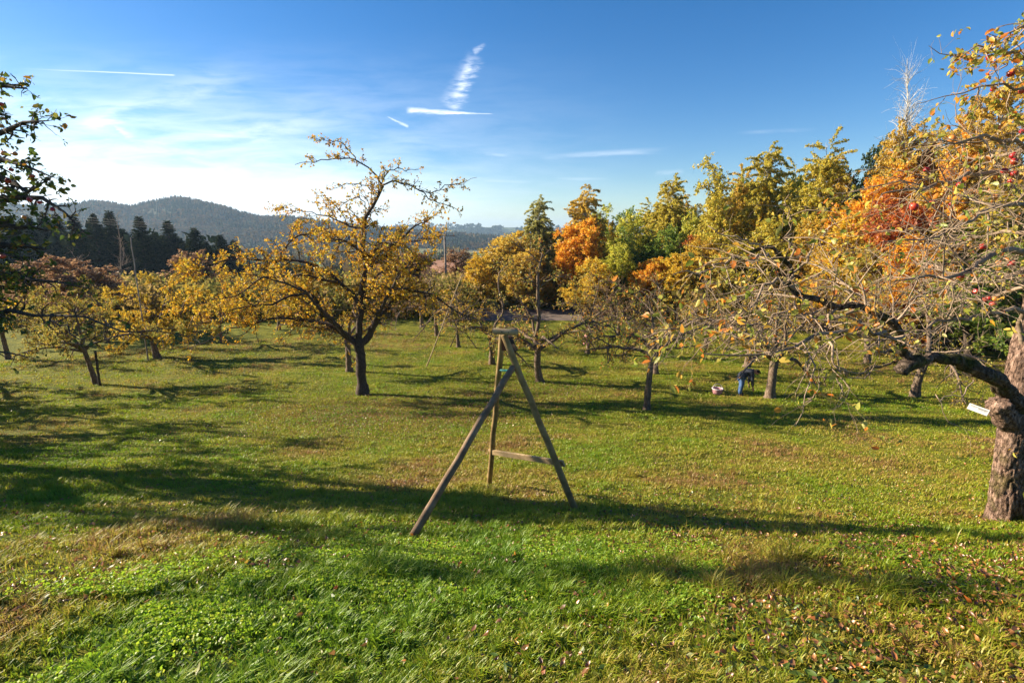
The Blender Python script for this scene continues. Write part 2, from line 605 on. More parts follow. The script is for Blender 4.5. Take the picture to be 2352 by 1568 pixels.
LEAF_BIRCHGREEN = leaf_mat("grey_green_birch_leaf", [(0.0, (0.22, 0.22, 0.055)), (0.6, (0.33, 0.31, 0.08)), (1.0, (0.44, 0.36, 0.08))], trans=0.55, gain=1.25)
LEAF_BIRCHGOLD = leaf_mat("golden_birch_leaf", [(0.0, (0.20, 0.17, 0.03)), (0.5, (0.36, 0.24, 0.03)), (1.0, (0.48, 0.29, 0.03))], trans=0.55, gain=1.80)
LEAF_ORANGE = leaf_mat("orange_leaf", [(0.0, (0.40, 0.13, 0.012)), (0.5, (0.52, 0.23, 0.015)), (1.0, (0.56, 0.36, 0.03))], trans=0.55, gain=1.68)
LEAF_RUST = leaf_mat("rust_leaf", [(0.0, (0.22, 0.045, 0.012)), (0.6, (0.36, 0.09, 0.018)), (1.0, (0.42, 0.20, 0.03))], trans=0.55, gain=1.56)
LEAF_GREEN = leaf_mat("green_leaf", [(0.0, (0.05, 0.09, 0.012)), (0.6, (0.10, 0.15, 0.018)), (1.0, (0.22, 0.22, 0.03))], trans=0.55, gain=1.92)
LEAF_LIME = leaf_mat("yellow_green_leaf", [(0.0, (0.16, 0.19, 0.02)), (0.6, (0.30, 0.29, 0.03)), (1.0, (0.45, 0.36, 0.04))], trans=0.55, gain=1.80)
LEAF_DEEP = leaf_mat("deep_green_leaf", [(0.0, (0.02, 0.04, 0.012)), (1.0, (0.06, 0.085, 0.02))], 0.25)
NEEDLE = leaf_mat("dark_needles", [(0.0, (0.014, 0.026, 0.014)), (0.7, (0.034, 0.052, 0.022)), (1.0, (0.085, 0.085, 0.03))], 0.15, 0.0)
GRASS_STOPS = [(0.0, (0.17, 0.30, 0.010)), (0.25, (0.23, 0.32, 0.012)), (0.5, (0.31, 0.335, 0.015)), (0.75, (0.44, 0.35, 0.045)), (1.0, (0.33, 0.18, 0.06))]
GRASS = leaf_mat("grass_blade", GRASS_STOPS, 0.40, 0.025, 0.45, attr="tone", gain=0.98)
CLOVER = leaf_mat("clover_leaf", [(0.0, (0.18, 0.33, 0.012)), (0.6, (0.30, 0.46, 0.02)), (1.0, (0.46, 0.48, 0.04))], 0.5, 0.03, 0.45)
WEED = leaf_mat("broad_weed_leaf", [(0.0, (0.05, 0.10, 0.012)), (0.6, (0.12, 0.17, 0.02)), (1.0, (0.26, 0.23, 0.04))], 0.3, 0.04, 0.45)
FALLEN = leaf_mat("fallen_leaf", [(0.0, (0.16, 0.06, 0.025)), (0.4, (0.30, 0.13, 0.045)), (0.75, (0.42, 0.20, 0.06)), (0.93, (0.48, 0.13, 0.02)), (1.0, (0.52, 0.33, 0.04))], 0.25, 0.08, 0.4)


def ground_mat():
    m, N, L = new_mat("meadow_ground")
    geo = N("ShaderNodeNewGeometry")
    sep = N("ShaderNodeSeparateXYZ")
    L(geo.outputs["Position"], sep.inputs[0])

    def nz(scale, detail, stretch=(1, 1, 1)):
        mp, n = N("ShaderNodeMapping"), N("ShaderNodeTexNoise")
        mp.inputs["Scale"].default_value = stretch
        L(geo.outputs["Position"], mp.inputs[0])
        L(mp.outputs[0], n.inputs["Vector"])
        n.inputs["Scale"].default_value = scale
        n.inputs["Detail"].default_value = detail
        n.inputs["Roughness"].default_value = 0.7
        return n.outputs[0]

    def mth(op, a, b):
        n = N("ShaderNodeMath")
        n.operation = op
        for k, v in enumerate((a, b)):
            if hasattr(v, "is_output"):
                L(v, n.inputs[k])
            else:
                n.inputs[k].default_value = v
        return n.outputs[0]

    big, mid, fine = nz(0.35, 3), nz(2.2, 4), nz(16.0, 5)
    tone = mth("ADD", mth("MULTIPLY", big, 0.45), mth("ADD", mth("MULTIPLY", mid, 0.35), mth("MULTIPLY", fine, 0.55)))
    r = ramp(N, [(0.44, (0.012, 0.018, 0.004)), (0.58, (0.065, 0.08, 0.008)), (0.72, (0.20, 0.20, 0.018)), (0.85, (0.42, 0.33, 0.06))])
    L(tone, r.inputs[0])
    # far plain: a patchwork of fields
    vor = N("ShaderNodeTexVoronoi")
    vor.inputs["Scale"].default_value = 0.006
    L(geo.outputs["Position"], vor.inputs["Vector"])
    sc = N("ShaderNodeSeparateColor")
    L(vor.outputs["Color"], sc.inputs[0])
    r2 = ramp(N, [(0.0, (0.09, 0.15, 0.03)), (0.35, (0.14, 0.20, 0.04)), (0.55, (0.20, 0.19, 0.08)), (0.7, (0.24, 0.17, 0.11)), (1.0, (0.06, 0.09, 0.03))], "CONSTANT")
    L(sc.outputs[0], r2.inputs[0])
    mr = N("ShaderNodeMapRange")
    mr.inputs[1].default_value, mr.inputs[2].default_value = 150, 350
    L(sep.outputs[1], mr.inputs[0])
    mx = N("ShaderNodeMix")
    mx.data_type = "RGBA"
    L(mr.outputs[0], mx.inputs[0])
    L(r.outputs[0], mx.inputs[6])
    L(r2.outputs[0], mx.inputs[7])
    b, out, bp = N("ShaderNodeBsdfPrincipled"), N("ShaderNodeOutputMaterial"), N("ShaderNodeBump")
    L(mx.outputs[2], b.inputs["Base Color"])
    b.inputs["Roughness"].default_value = 0.9
    b.inputs["Specular IOR Level"].default_value = 0.1
    bp.inputs["Strength"].default_value = 1.0
    bp.inputs["Distance"].default_value = 0.10
    L(fine, bp.inputs["Height"])
    L(bp.outputs[0], b.inputs["Normal"])
    L(b.outputs[0], out.inputs[0])
    return m


# ------------------------------------------------------------------ ground, road, hills
def grid_sheet(name, xs, ys, zf, mat, kind="structure"):
    Xg, Yg = np.meshgrid(xs, ys)
    V = np.stack([Xg, Yg, zf(Xg, Yg)], -1).reshape(-1, 3)
    nx, ny = len(xs), len(ys)
    i = np.arange((nx - 1) * (ny - 1))
    b = (i // (nx - 1)) * nx + i % (nx - 1)
    Q = np.stack([b, b + 1, b + nx + 1, b + nx], -1)
    return tag(mk(name, V, Q, mat), kind=kind)


def build_ground():
    xa = np.concatenate([np.arange(0, 14, 0.2), np.geomspace(14, 8000, 90)])
    xs = np.concatenate([-xa[:0:-1], xa])
    ys = np.concatenate([-np.geomspace(400, 3, 20), np.arange(-2.5, 14, 0.2), np.arange(14, 40, 0.5), np.geomspace(40, 9000, 130)])
    grid_sheet("ground", xs, ys, G, ground_mat())
    road_m = noise_mat("gravel_road_surface", [(0.3, (0.12, 0.09, 0.07)), (0.7, (0.22, 0.17, 0.14))], 1.5, rough=0.95, bump=0.3)
    grid_sheet("gravel_road", np.arange(-5, 14, 1.0), np.linspace(48, 58, 12), lambda x, y: G(x, y) + 0.03, road_m)


HILL_RIDGE = [(-900, 440), (-600, 455), (-300, 470), (-100, 462), (60, 470), (165, 466), (210, 459), (255, 463), (300, 472), (345, 460), (400, 450), (432, 453), (500, 468),
              (560, 486), (600, 496), (655, 493), (700, 500), (760, 508), (830, 516), (900, 523), (1000, 530), (1150, 540)]
RIDGE_Y = 1500.0


def hill_height(x, y):
    us = np.array([p[0] for p in HILL_RIDGE], float)
    rx = np.array([ray(*p)[0] for p in HILL_RIDGE])
    rz = np.array([ray(*p)[2] for p in HILL_RIDGE])
    a = x / np.maximum(y, 1.0)
    top = np.interp(a, rx, rz, left=rz[0], right=rz[-1] - 0.04) * RIDGE_Y - 9.0 + 42.0
    prof = np.clip(1 - np.abs(y - RIDGE_Y) / 620.0, 0, 1)
    prof = prof * prof * (3 - 2 * prof)
    n = (fbm(x / 170.0, y / 170.0, 3) - 0.5) * 34.0
    return -46.0 + np.maximum(top, 0) * prof + n * prof * (1 - prof) * 2.5


def far_height(x, y):
    prof = np.clip(1 - np.abs(y - 3300) / 700.0, 0, 1)
    prof = prof * prof * (3 - 2 * prof)
    return -50 + prof * (46 + 16 * fbm(x / 500 + 7, y / 900, 3))


def build_hills():
    hm = noise_mat("hill_ground", [(0.3, (0.02, 0.03, 0.015)), (0.7, (0.07, 0.07, 0.03))], 0.01, rough=1.0)
    # rows of points at equal bearing so that the ridge keeps its outline
    a = np.linspace(-1.9, 0.12, 260)
    ys = np.linspace(880, 2110, 50)
    Ag, Yg = np.meshgrid(a, ys)
    Xg = Ag * Yg
    V = np.stack([Xg, Yg, hill_height(Xg, Yg)], -1).reshape(-1, 3)
    nx, ny = len(a), len(ys)
    i = np.arange((nx - 1) * (ny - 1))
    b = (i // (nx - 1)) * nx + i % (nx - 1)
    tag(mk("hills", V, np.stack([b, b + 1, b + nx + 1, b + nx], -1), hm), kind="structure")
    fm = noise_mat("far_hill_ground", [(0.42, (0.03, 0.045, 0.02)), (0.5, (0.06, 0.07, 0.03)), (0.56, (0.13, 0.17, 0.06)), (0.7, (0.20, 0.20, 0.10))], 0.004, rough=1.0)
    grid_sheet("far_hills", np.linspace(-2200, 5200, 150), np.linspace(2600, 4000, 24), far_height, fm)


def cones(base, h, w, S=6):
    """little conifer shapes: two stacked ragged cones each"""
    M = len(base)
    a = np.arange(S) * 2 * np.pi / S
    parts_v, parts_f = [], []
    off = 0
    for z0, z1, ws in ((0.0, 0.65, 1.0), (0.35, 1.0, 0.68)):
        rr = w[:, None] * ws * (0.75 + 0.5 * rng.random((M, S)))
        ring = base[:, None] + np.stack([rr * np.cos(a), rr * np.sin(a), (h[:, None] * (z0 + 0.06 * rng.random((M, S))))], -1)
        tip = base + np.stack([np.zeros(M), np.zeros(M), h * z1], -1)
        V = np.concatenate([ring, tip[:, None]], 1)
        b = (np.arange(M) * (S + 1))[:, None]
        T = np.concatenate([np.stack([b[:, 0] + s, b[:, 0] + (s + 1) % S, b[:, 0] + S], -1) for s in range(S)])
        parts_v.append(V.reshape(-1, 3))
        parts_f.append(T + off)
        off += M * (S + 1)
    rnd = np.tile(np.repeat(rng.random(M), S + 1), 2)
    return np.concatenate(parts_v), np.concatenate(parts_f), rnd


def puffs(base, h, w, n, card):
    """broadleaf crowns as clouds of leaf sprays"""
    M = len(base)
    c = base[:, None] + np.array([0, 0, 1.0]) * (h * 0.58)[:, None, None]
    d = nrm(rng.normal(size=(M, n, 3))) * (rng.random((M, n, 1)) ** 0.45)
    lump = 0.75 + 0.5 * rng.random((M, n, 1))
    pos = (c + d * lump * np.stack([w * 0.5, w * 0.5, h * 0.45], -1)[:, None]).reshape(-1, 3)
    K = len(pos)
    s = (card[:, None] * (0.6 + 0.8 * rng.random((M, n)))).reshape(-1, 1)
    u = nrm(rng.normal(size=(K, 3)))
    v = nrm(np.cross(u, rng.normal(size=(K, 3))))
    V = np.stack([pos - u * s, pos + v * s * 0.7, pos + u * s, pos - v * s * 0.7], 1).reshape(-1, 3)
    Q = (np.arange(K) * 4)[:, None] + np.arange(4)
    tone = np.repeat((np.repeat(rng.random(M), n) * 0.8 + 0.2 * rng.random(K)), 4)
    return V, Q, tone


def build_forest():
    reseed(21)
    # wooded hillside on the left
    M = 15000
    a = -1.75 + 1.85 * rng.random(M)
    y = 930 + 640 * rng.random(M) ** 0.7
    x = a * y
    z = hill_height(x, y)
    ok = z > -44
    base = np.stack([x, y, z - 0.5], -1)[ok]
    M = len(base)
    con = rng.random(M) < np.clip(1.6 * fbm(base[:, 0] / 120, base[:, 1] / 120, 2) - 0.2, 0.1, 0.95)
    mat = leaf_mat("hill_forest_leaf", [(0.0, (0.015, 0.028, 0.014)), (0.55, (0.03, 0.045, 0.018)), (0.62, (0.07, 0.06, 0.025)), (0.85, (0.13, 0.075, 0.03)), (1.0, (0.15, 0.12, 0.04))], 0.15, 0.0)
    h = 10 + 9 * rng.random(M)
    V1, F1, r1 = cones(base[con], h[con], h[con] * (0.16 + 0.06 * rng.random(con.sum())), 5)
    b2, h2 = base[~con], h[~con] * 0.75
    V2, F2, r2 = puffs(b2, h2, h2 * 1.0, 9, h2 * 0.3)
    V, Fs = join([(V1, F1), (V2, F2)])
    tag(mk("hill_forest", V, Fs, mat, attrs={"rnd": np.concatenate([r1 * 0.55, 0.55 + 0.45 * r2])}),
        "hazy blue forest covering the hills on the left", "forest", kind="stuff")
    # woods and hedges on the plain between the orchard and the far hills
    reseed(22)
    M = 9000
    y = 170 * (2600 / 170) ** rng.random(M)
    x = y * (-1.25 + 2.5 * rng.random(M))
    n = fbm(x / 130 + 5, y / 170, 2)
    ok = (n > 0.50) & (hill_height(x, y) < -40) & ~((y < 330) & (x > 0.02 * y)) & (y > 170)
    base = np.stack([x, y, G(x, y) - 0.4], -1)[ok]
    M = len(base)
    con = rng.random(M) < 0.35
    h = 9 + 9 * rng.random(M)
    near = base[:, 1] < 600
    parts, rn = [], []
    V1, F1, r1 = cones(base[con], h[con] * 1.1, h[con] * 0.2, 7)
    parts.append((V1, F1)); rn.append(r1 * 0.5)
    for sel, cnt, cs in ((~con & near, 90, 0.10), (~con & ~near, 16, 0.22)):
        V2, F2, r2 = puffs(base[sel], h[sel], h[sel] * 0.8, cnt, h[sel] * cs)
        parts.append((V2, F2)); rn.append(0.5 + 0.5 * r2)
    V, Fs = join(parts)
    mat = leaf_mat("distant_wood_leaf", [(0.0, (0.02, 0.035, 0.015)), (0.5, (0.035, 0.05, 0.02)), (0.56, (0.08, 0.09, 0.03)), (0.8, (0.20, 0.12, 0.045)), (1.0, (0.24, 0.17, 0.06))], 0.2, 0.0)
    tag(mk("distant_wood", V, Fs, mat, attrs={"rnd": np.concatenate(rn)}),
        "far-off autumn woods and hedges between the orchard and the far hills", "woods", kind="stuff")
    # forest strips on the far hills
    M = 5000
    x, y = -2100 + 6900 * rng.random(M), 2750 + 560 * rng.random(M)
    ok = fbm(x / 260 + 1, y / 120, 2) > 0.52
    base = np.stack([x, y, far_height(x, y)], -1)[ok]
    h = 14 + 9 * rng.random(len(base))
    V, F_, r = puffs(base, h, h * 1.5, 6, h * 0.5)
    tag(mk("far_hill_wood", V, F_, mat, attrs={"rnd": r * 0.6}), "pale blue strips of woodland on the far hills", "woods", kind="stuff")


build_ground()
build_hills()
build_forest()

# ------------------------------------------------------------------ trees
def traced(path, K=14, wob=0.02):
    """limb drawn over (u, v, depth, radius) picture points -> polyline, radii"""
    P = np.array([[*pt(p[0], p[1], p[2]), p[3]] for p in path])
    C = catmull(P, K)
    c = C[:, :3].copy()
    c[1:] += wob * rng.normal(size=(K - 1, 3))
    return c, np.maximum(C[:, 3], 0.004)


def ridged(V, P, R, K, S, amp=1.0, freq=1.0):
    """push a swept tube's skin into bark plates, cracks and lumps"""
    i = np.arange(K * S)
    ring, side = i // S, i % S
    ln = np.concatenate([[0], np.cumsum(np.linalg.norm(np.diff(P, axis=0), axis=1))])[ring]
    an = side / S
    w1 = np.abs(vnoise(an * 26 * freq + 0.8 * vnoise(ln * 9, an * 5), ln * 5.5) - 0.5) * 2
    w2 = vnoise(an * 12 * freq + 7, ln * 4 + 3)
    lump = fbm(an * 5 + 3, ln * 2.6, 2)
    w3 = np.abs(vnoise(an * 60 * freq + 1.1 * vnoise(ln * 14, an * 9), ln * 16) - 0.5) * 2
    disp = amp * (0.020 * np.minimum(w1 * 2.4, 1) + 0.009 * np.minimum(w3 * 2, 1) + 0.012 * w2 + 0.04 * (lump - 0.5))
    return V + nrm(V - P[ring]) * (disp * np.clip(R[ring] / 0.12, 0.2, 1))[:, None]


def bark_tube(poly, rad, K=110, S=28, amp=1.0, freq=0.7):
    C = catmull(np.concatenate([poly, rad[:, None]], 1), K)
    P, R = C[:, :3], C[:, 3] * (1 + 0.10 * (vnoise(np.arange(K) * 0.16, 5.0) - 0.5))
    V, Q = tubes(P[None], R[None], S)
    return ridged(V, P, R, K, S, amp, freq), Q


def trunk_mesh(poly, rad, S=14, flare=1.35, jitter=0.03):
    K = 22
    C = catmull(np.concatenate([poly, rad[:, None]], 1), K)
    P, R = C[:, :3], C[:, 3].copy()
    t = np.linspace(0, 1, K)
    R *= 1 + (flare - 1) * np.exp(-t * 9)
    R *= 1 + 0.05 * rng.normal(size=K)
    return tubes(P[None], R[None], S, jitter)


def finish_tree(root, trunk_parts, leaf_parts, bark, leafm):
    o = np.array(root.location)
    V, Fc = join(trunk_parts)
    mk("trunk", V - o, Fc, bark, root)
    if leaf_parts:
        rn = np.concatenate([p[2] for p in leaf_parts])
        V, Fc = join([(p[0], p[1]) for p in leaf_parts])
        mk("crown", V - o, Fc, leafm, root, {"rnd": rn})


CLEAR = []


def open_view(P):
    """branches that would hang in front of the cleared spots are pruned"""
    ok = np.ones(len(P), bool)
    for (u0, v0, u1, v1) in CLEAR:
        d = P[..., 1] * CP - P[..., 2] * SP
        u = 1176 + F * P[..., 0] / d
        v = 784 + F * (-P[..., 2] * CP - P[..., 1] * SP) / d
        ok &= ~((u > u0) & (u < u1) & (v > v0) & (v < v1)).any(1)
    return ok


def ramify(limbs, S1=7, b_per_m=2.4, b_len=(0.7, 1.8), t_per_m=5.5, t_len=(0.2, 0.65), up=0.25, grav=0.02, b_r=0.03, t_r=0.009, flat=0.3,
           s_per_m=0.0, t0=0.12, fall=0.4, maxb=None, maxt=None):
    """branches and twigs on a list of limbs [(P, R)] -> bark pieces, twig polylines"""
    parts, twigs = [], []
    for P, R in limbs:
        parts.append(tubes(P[None], R[None], S1, 0.06))
    P1 = np.concatenate([catmull(P, 14)[None] for P, R in limbs])
    R1 = np.stack([np.interp(np.linspace(0, 1, 14), np.linspace(0, 1, len(R)), R) for P, R in limbs])
    P2, R2 = grow(P1, R1, b_per_m, b_len, 7, 0.95, b_r, 0.22, up, grav, t0, 1.0, fall, flat, maxn=maxb)
    ok = open_view(P2)
    P2, R2 = P2[ok], R2[ok]
    parts.append(tubes(P2, R2, 5))
    src_P, src_R = P2, R2
    P3, R3 = grow(src_P, src_R, t_per_m, t_len, 5, 0.8, t_r, 0.24, up * 0.7, grav * 1.4, 0.1, 1.0, 0.35, 0.15, 0.45, maxn=maxt)
    ok = open_view(P3)
    P3, R3 = P3[ok], R3[ok]
    parts.append(tubes(P3, R3, 3))
    if s_per_m:
        P4, R4 = grow(P3, R3, s_per_m, (0.05, 0.22), 3, 0.8, 0.005, 0.2, 0.2, 0.0, 0.1, 1.0, 0.2, 0.0, 0.5)
        parts.append(tubes(P4, R4, 3))
        twigs.append(P4)
    twigs.insert(0, P3)
    return parts, twigs, P2


def apple_tree(label, u, v, fork, height, spread, leafm, seed, r=0.14, lean=0.0, nl=6, leaf_n=9, leaf_s=0.075, leader=1.0, bark=None, limbs=(), group="apple trees of the orchard",
               category="apple tree", up=0.3, b_per_m=4.8, t_per_m=9.5, droop=0.12, bald=0.0, sink=0.04, name="apple_tree", loc=None):
    """old orchard apple tree: short trunk, spreading crooked limbs, thin leaves"""
    reseed(seed)
    b = at(u, v) if loc is None else np.array([loc[0], loc[1], float(G(loc[0], loc[1]))])
    root = thing(name, label, category, b, group)
    b = b - np.array([0, 0, sink])
    fk = b + np.array([lean * fork, 0.1 * fork * rng.normal(), fork])
    mid = (b + fk) / 2 + np.array([0.06, 0.05, 0]) * rng.normal(size=3)
    parts = [trunk_mesh(np.stack([b, mid, fk]), np.array([r, r * 0.82, r * 0.78]))]
    L = []
    a0 = rng.random() * 6.28
    for k in range(nl):
        az = a0 + k * 2 * math.pi / nl + 0.4 * rng.normal()
        ln = spread * (0.85 + 0.4 * rng.random())
        el = 0.25 + 0.65 * rng.random()
        d = np.array([math.cos(az) * math.cos(el), math.sin(az) * math.cos(el), math.sin(el)])
        K = 12
        p = [fk - np.array([0, 0, 0.05 + 0.25 * rng.random()])]
        for i in range(K - 1):
            d = nrm(d + 0.17 * rng.normal(size=3) + np.array([0, 0, -droop * (0.4 + i / K)]))
            p.append(p[-1] + d * ln / (K - 1))
        L.append((np.array(p), r * 0.5 * np.linspace(1, 0.16, K) ** 0.9))
    if leader:
        K = 13
        d = np.array([lean * 0.4 + 0.1 * rng.normal(), 0.1 * rng.normal(), 1.0])
        p = [fk - np.array([0, 0, 0.1])]
        for i in range(K - 1):
            d = nrm(d + 0.13 * rng.normal(size=3) + np.array([0, 0, 0.12]))
            p.append(p[-1] + d * (height - fork) * leader / (K - 1))
        L.append((np.array(p), r * 0.55 * np.linspace(1, 0.2, K)))
        for k in range(int(3 + 2 * leader)):
            i = 3 + k * 2
            if i > K - 2:
                break
            az = rng.random() * 6.28
            d = np.array([math.cos(az), math.sin(az), 0.3 + 0.4 * rng.random()])
            q = [p[i]]
            for j in range(8):
                d = nrm(d + 0.2 * rng.normal(size=3) + np.array([0, 0, -droop * 0.5]))
                q.append(q[-1] + d * spread * 0.6 * (1 - 0.5 * i / K) / 8)
            L.append((np.array(q), r * 0.25 * np.linspace(1, 0.2, 9)))
    for path in limbs:
        L.append(traced(path))
    pr, tw, P2 = ramify(L, 7, b_per_m, (0.5, 1.3), t_per_m, (0.18, 0.55), up, 0.03)
    parts += pr
    lp = []
    if leaf_n:
        for T in tw:
            if bald:
                T = T[rng.random(len(T)) > bald]
            lp.append(leaves(T, leaf_n * 3.4, leaf_s * 1.1))
    finish_tree(root, parts, lp, bark or BARK, leafm)
    return root


def raise_crown(o, k=1.12, kz=1.35):
    o.scale = (k, k, kz)


def hero_tree():
    """the large golden apple tree left of the middle"""
    reseed(101)
    b = at(835, 906)
    root = thing("apple_tree", "large spreading golden-leaved apple tree rising highest into the sky left of the wooden frame", "apple tree", b, "apple trees of the orchard")
    D = b[1]
    c = lambda X, Y, d, r: (592.5 + X * 0.436, 273.5 + Y * 0.436, D + d, r)
    trunk = traced([c(556, 1462, 0, .25), c(548, 1400, 0, .215), c(543, 1300, 0, .20), c(537, 1215, 0, .20), c(528, 1170, 0, .21)], 14, 0.01)
    tp = [trunk_mesh(trunk[0], trunk[1], 16, 1.35, 0.04)]
    limbs_src = [
        # left side
        [c(530, 1190, 0, .15), c(490, 1160, .1, .14), c(440, 1115, .2, .12), c(385, 1085, .3, .10), c(340, 1075, .4, .08), c(250, 1050, .4, .06), c(150, 1046, .2, .05), c(50, 1056, 0, .042), c(-40, 1085, -.2, .034), c(-175, 1115, -.4, .026), c(-255, 1165, -.5, .02), c(-385, 1208, -.6, .014), c(-480, 1242, -.7, .008)],
        [c(440, 1115, .2, .10), c(380, 1060, -.3, .10), c(330, 1030, -.6, .085), c(318, 1010, -.8, .08), c(300, 955, -1.0, .07), c(276, 915, -1.2, .06), c(200, 930, -1.3, .05), c(80, 975, -1.5, .04), c(-60, 985, -1.6, .032), c(-150, 1010, -1.8, .02), c(-200, 1040, -1.9, .012)],
        [c(535, 980, 0, .09), c(500, 920, .3, .08), c(450, 880, .5, .075), c(400, 832, .7, .068), c(330, 780, .9, .06), c(270, 757, 1.0, .055), c(110, 745, 1.1, .048), c(0, 745, 1.1, .04), c(-150, 740, 1.0, .03), c(-250, 765, .9, .024), c(-350, 800, .8, .016), c(-440, 855, .7, .008)],
        [c(430, 860, .6, .05), c(380, 852, .2, .05), c(300, 830, -.2, .045), c(200, 825, -.5, .04), c(100, 830, -.8, .034), c(0, 845, -1.0, .03), c(-65, 905, -1.1, .024), c(-160, 940, -1.3, .02), c(-290, 960, -1.5, .014), c(-420, 990, -1.6, .007)],
        [c(118, 745, 1.1, .034), c(115, 715, 1.1, .034), c(150, 670, 1.2, .032), c(215, 615, 1.3, .028), c(300, 595, 1.4, .022), c(400, 575, 1.6, .012)],
        [c(440, 1115, .2, .09), c(380, 1050, .9, .08), c(300, 990, 1.6, .06), c(180, 930, 2.2, .045), c(40, 900, 2.8, .03), c(-100, 880, 3.2, .018)],
        [c(490, 1160, .1, .09), c(420, 1090, -.7, .08), c(330, 1000, -1.5, .06), c(230, 900, -2.2, .045), c(120, 850, -2.8, .03), c(20, 830, -3.2, .015)],
        # centre
        [c(528, 1180, 0, .14), c(536, 1100, 0, .13), c(542, 1000, 0, .12), c(545, 930, 0, .115), c(560, 850, 0, .105), c(572, 775, 0, .095), c(566, 690, 0, .08), c(555, 590, 0, .07), c(585, 490, 0, .06), c(628, 405, 0, .055), c(655, 350, 0, .045)],
        [c(655, 355, 0, .035), c(622, 292, .1, .033), c(572, 242, .2, .03), c(512, 212, .3, .028), c(440, 205, .3, .024), c(380, 214, .3, .02), c(290, 222, .2, .014), c(190, 236, .1, .008)],
        [c(512, 212, .3, .022), c(482, 170, .3, .02), c(445, 132, .2, .016), c(380, 112, .2, .012), c(300, 104, .1, .007)],
        [c(655, 350, 0, .032), c(700, 322, -.1, .03), c(765, 346, -.2, .028), c(850, 375, -.3, .024), c(900, 420, -.4, .02), c(960, 442, -.5, .016), c(1060, 488, -.6, .008)],
        [c(850, 375, -.3, .02), c(930, 385, -.3, .018), c(1000, 345, -.3, .014), c(1070, 345, -.3, .01), c(1150, 300, -.3, .006)],
        [c(640, 390, 0, .022), c(700, 270, .2, .02), c(760, 265, .3, .014), c(850, 270, .4, .007)],
        [c(630, 405, 0, .022), c(560, 350, .3, .018), c(470, 340, .5, .014), c(380, 370, .6, .007)],
        [c(590, 490, 0, .02), c(520, 410, -.3, .018), c(460, 440, -.4, .012), c(400, 480, -.5, .007)],
        [c(560, 575, 0, .04), c(500, 570, .3, .036), c(430, 540, .5, .03), c(350, 510, .6, .022), c(270, 490, .7, .015), c(200, 470, .8, .01), c(140, 430, .9, .006)],
        # right side
        [c(550, 1180, 0, .15), c(600, 1120, 0, .14), c(615, 1080, 0, .13), c(645, 1030, .2, .10), c(690, 985, .3, .08), c(730, 930, .4, .06), c(790, 900, .5, .045), c(850, 880, .6, .025)],
        [c(560, 885, 0, .06), c(620, 895, -.3, .055), c(700, 890, -.5, .05), c(800, 900, -.8, .044), c(900, 920, -1.0, .038), c(980, 965, -1.2, .03), c(1080, 1025, -1.4, .02), c(1180, 1060, -1.6, .01)],
        [c(560, 940, 0, .05), c(640, 935, .3, .045), c(760, 945, .6, .038), c(880, 930, .9, .028), c(960, 930, 1.1, .016)],
        [c(585, 770, 0, .06), c(640, 710, .1, .055), c(720, 650, .2, .045), c(800, 590, .3, .035), c(850, 555, .4, .028), c(900, 530, .5, .02), c(960, 480, .6, .01)],
        [c(580, 790, 0, .05), c(680, 720, .8, .045), c(760, 650, 1.3, .036), c(850, 640, 1.8, .026), c(960, 620, 2.2, .014)],
        [c(600, 1120, 0, .09), c(640, 1010, -.8, .08), c(700, 900, -1.5, .06), c(760, 800, -2.0, .04), c(830, 760, -2.5, .02)],
        [c(575, 760, 0, .06), c(540, 700, -.9, .05), c(470, 650, -1.6, .04), c(400, 640, -2.2, .025), c(320, 640, -2.6, .012)],
        [c(572, 775, 0, .06), c(620, 690, -.9, .05), c(680, 650, -1.7, .035), c(750, 640, -2.4, .018)],
        [c(570, 770, 0, .06), c(530, 690, .9, .05), c(450, 640, 1.8, .035), c(350, 660, 2.6, .018)],
        [c(545, 930, 0, .06), c(600, 860, 1.1, .05), c(660, 800, 2.0, .035), c(720, 790, 2.8, .018)],
    ]
    L = [traced(p, 16, 0.03) for p in limbs_src]
    sparse = (8, 9, 10, 11, 12, 13, 14)
    LA = [l for i, l in enumerate(L) if i not in sparse]
    LB = [L[i] for i in sparse]
    pa, ta, _ = ramify(LA, 8, 5.6, (0.5, 1.8), 10, (0.2, 0.6), 0.4, 0.035, 0.026, 0.008, s_per_m=1.2)
    pb, tb, _ = ramify(LB, 6, 7.0, (0.2, 0.6), 11.0, (0.1, 0.3), 0.3, 0.02, 0.012, 0.006, s_per_m=1.0)
    lp = []
    zf = pt(830, 690, D)[2]
    T = ta[0]
    hi = np.clip((T[:, 0, 2] - zf) / 1.4 + 0.6, 0.07, 1.0)       # the inner, lower part is nearly bare
    left = np.clip((b[0] - 1.0 - T[:, 0, 0]) / 2.5, 0, 1)
    keep = rng.random(len(T)) < np.maximum(hi, 0.95 * left * np.clip((T[:, 0, 2] - zf) / 1.2 + 1.6, 0.15, 1))
    lp.append(leaves(T[keep], 27, 0.09, detail=False, wide=0.32))
    lp.append(leaves(tb[0], 30, 0.09, wide=0.32))
    lp.append(leaves(tb[1], 14, 0.085, wide=0.32))
    finish_tree(root, tp + pa + pb, lp, BARK_DARK, LEAF_GOLD)


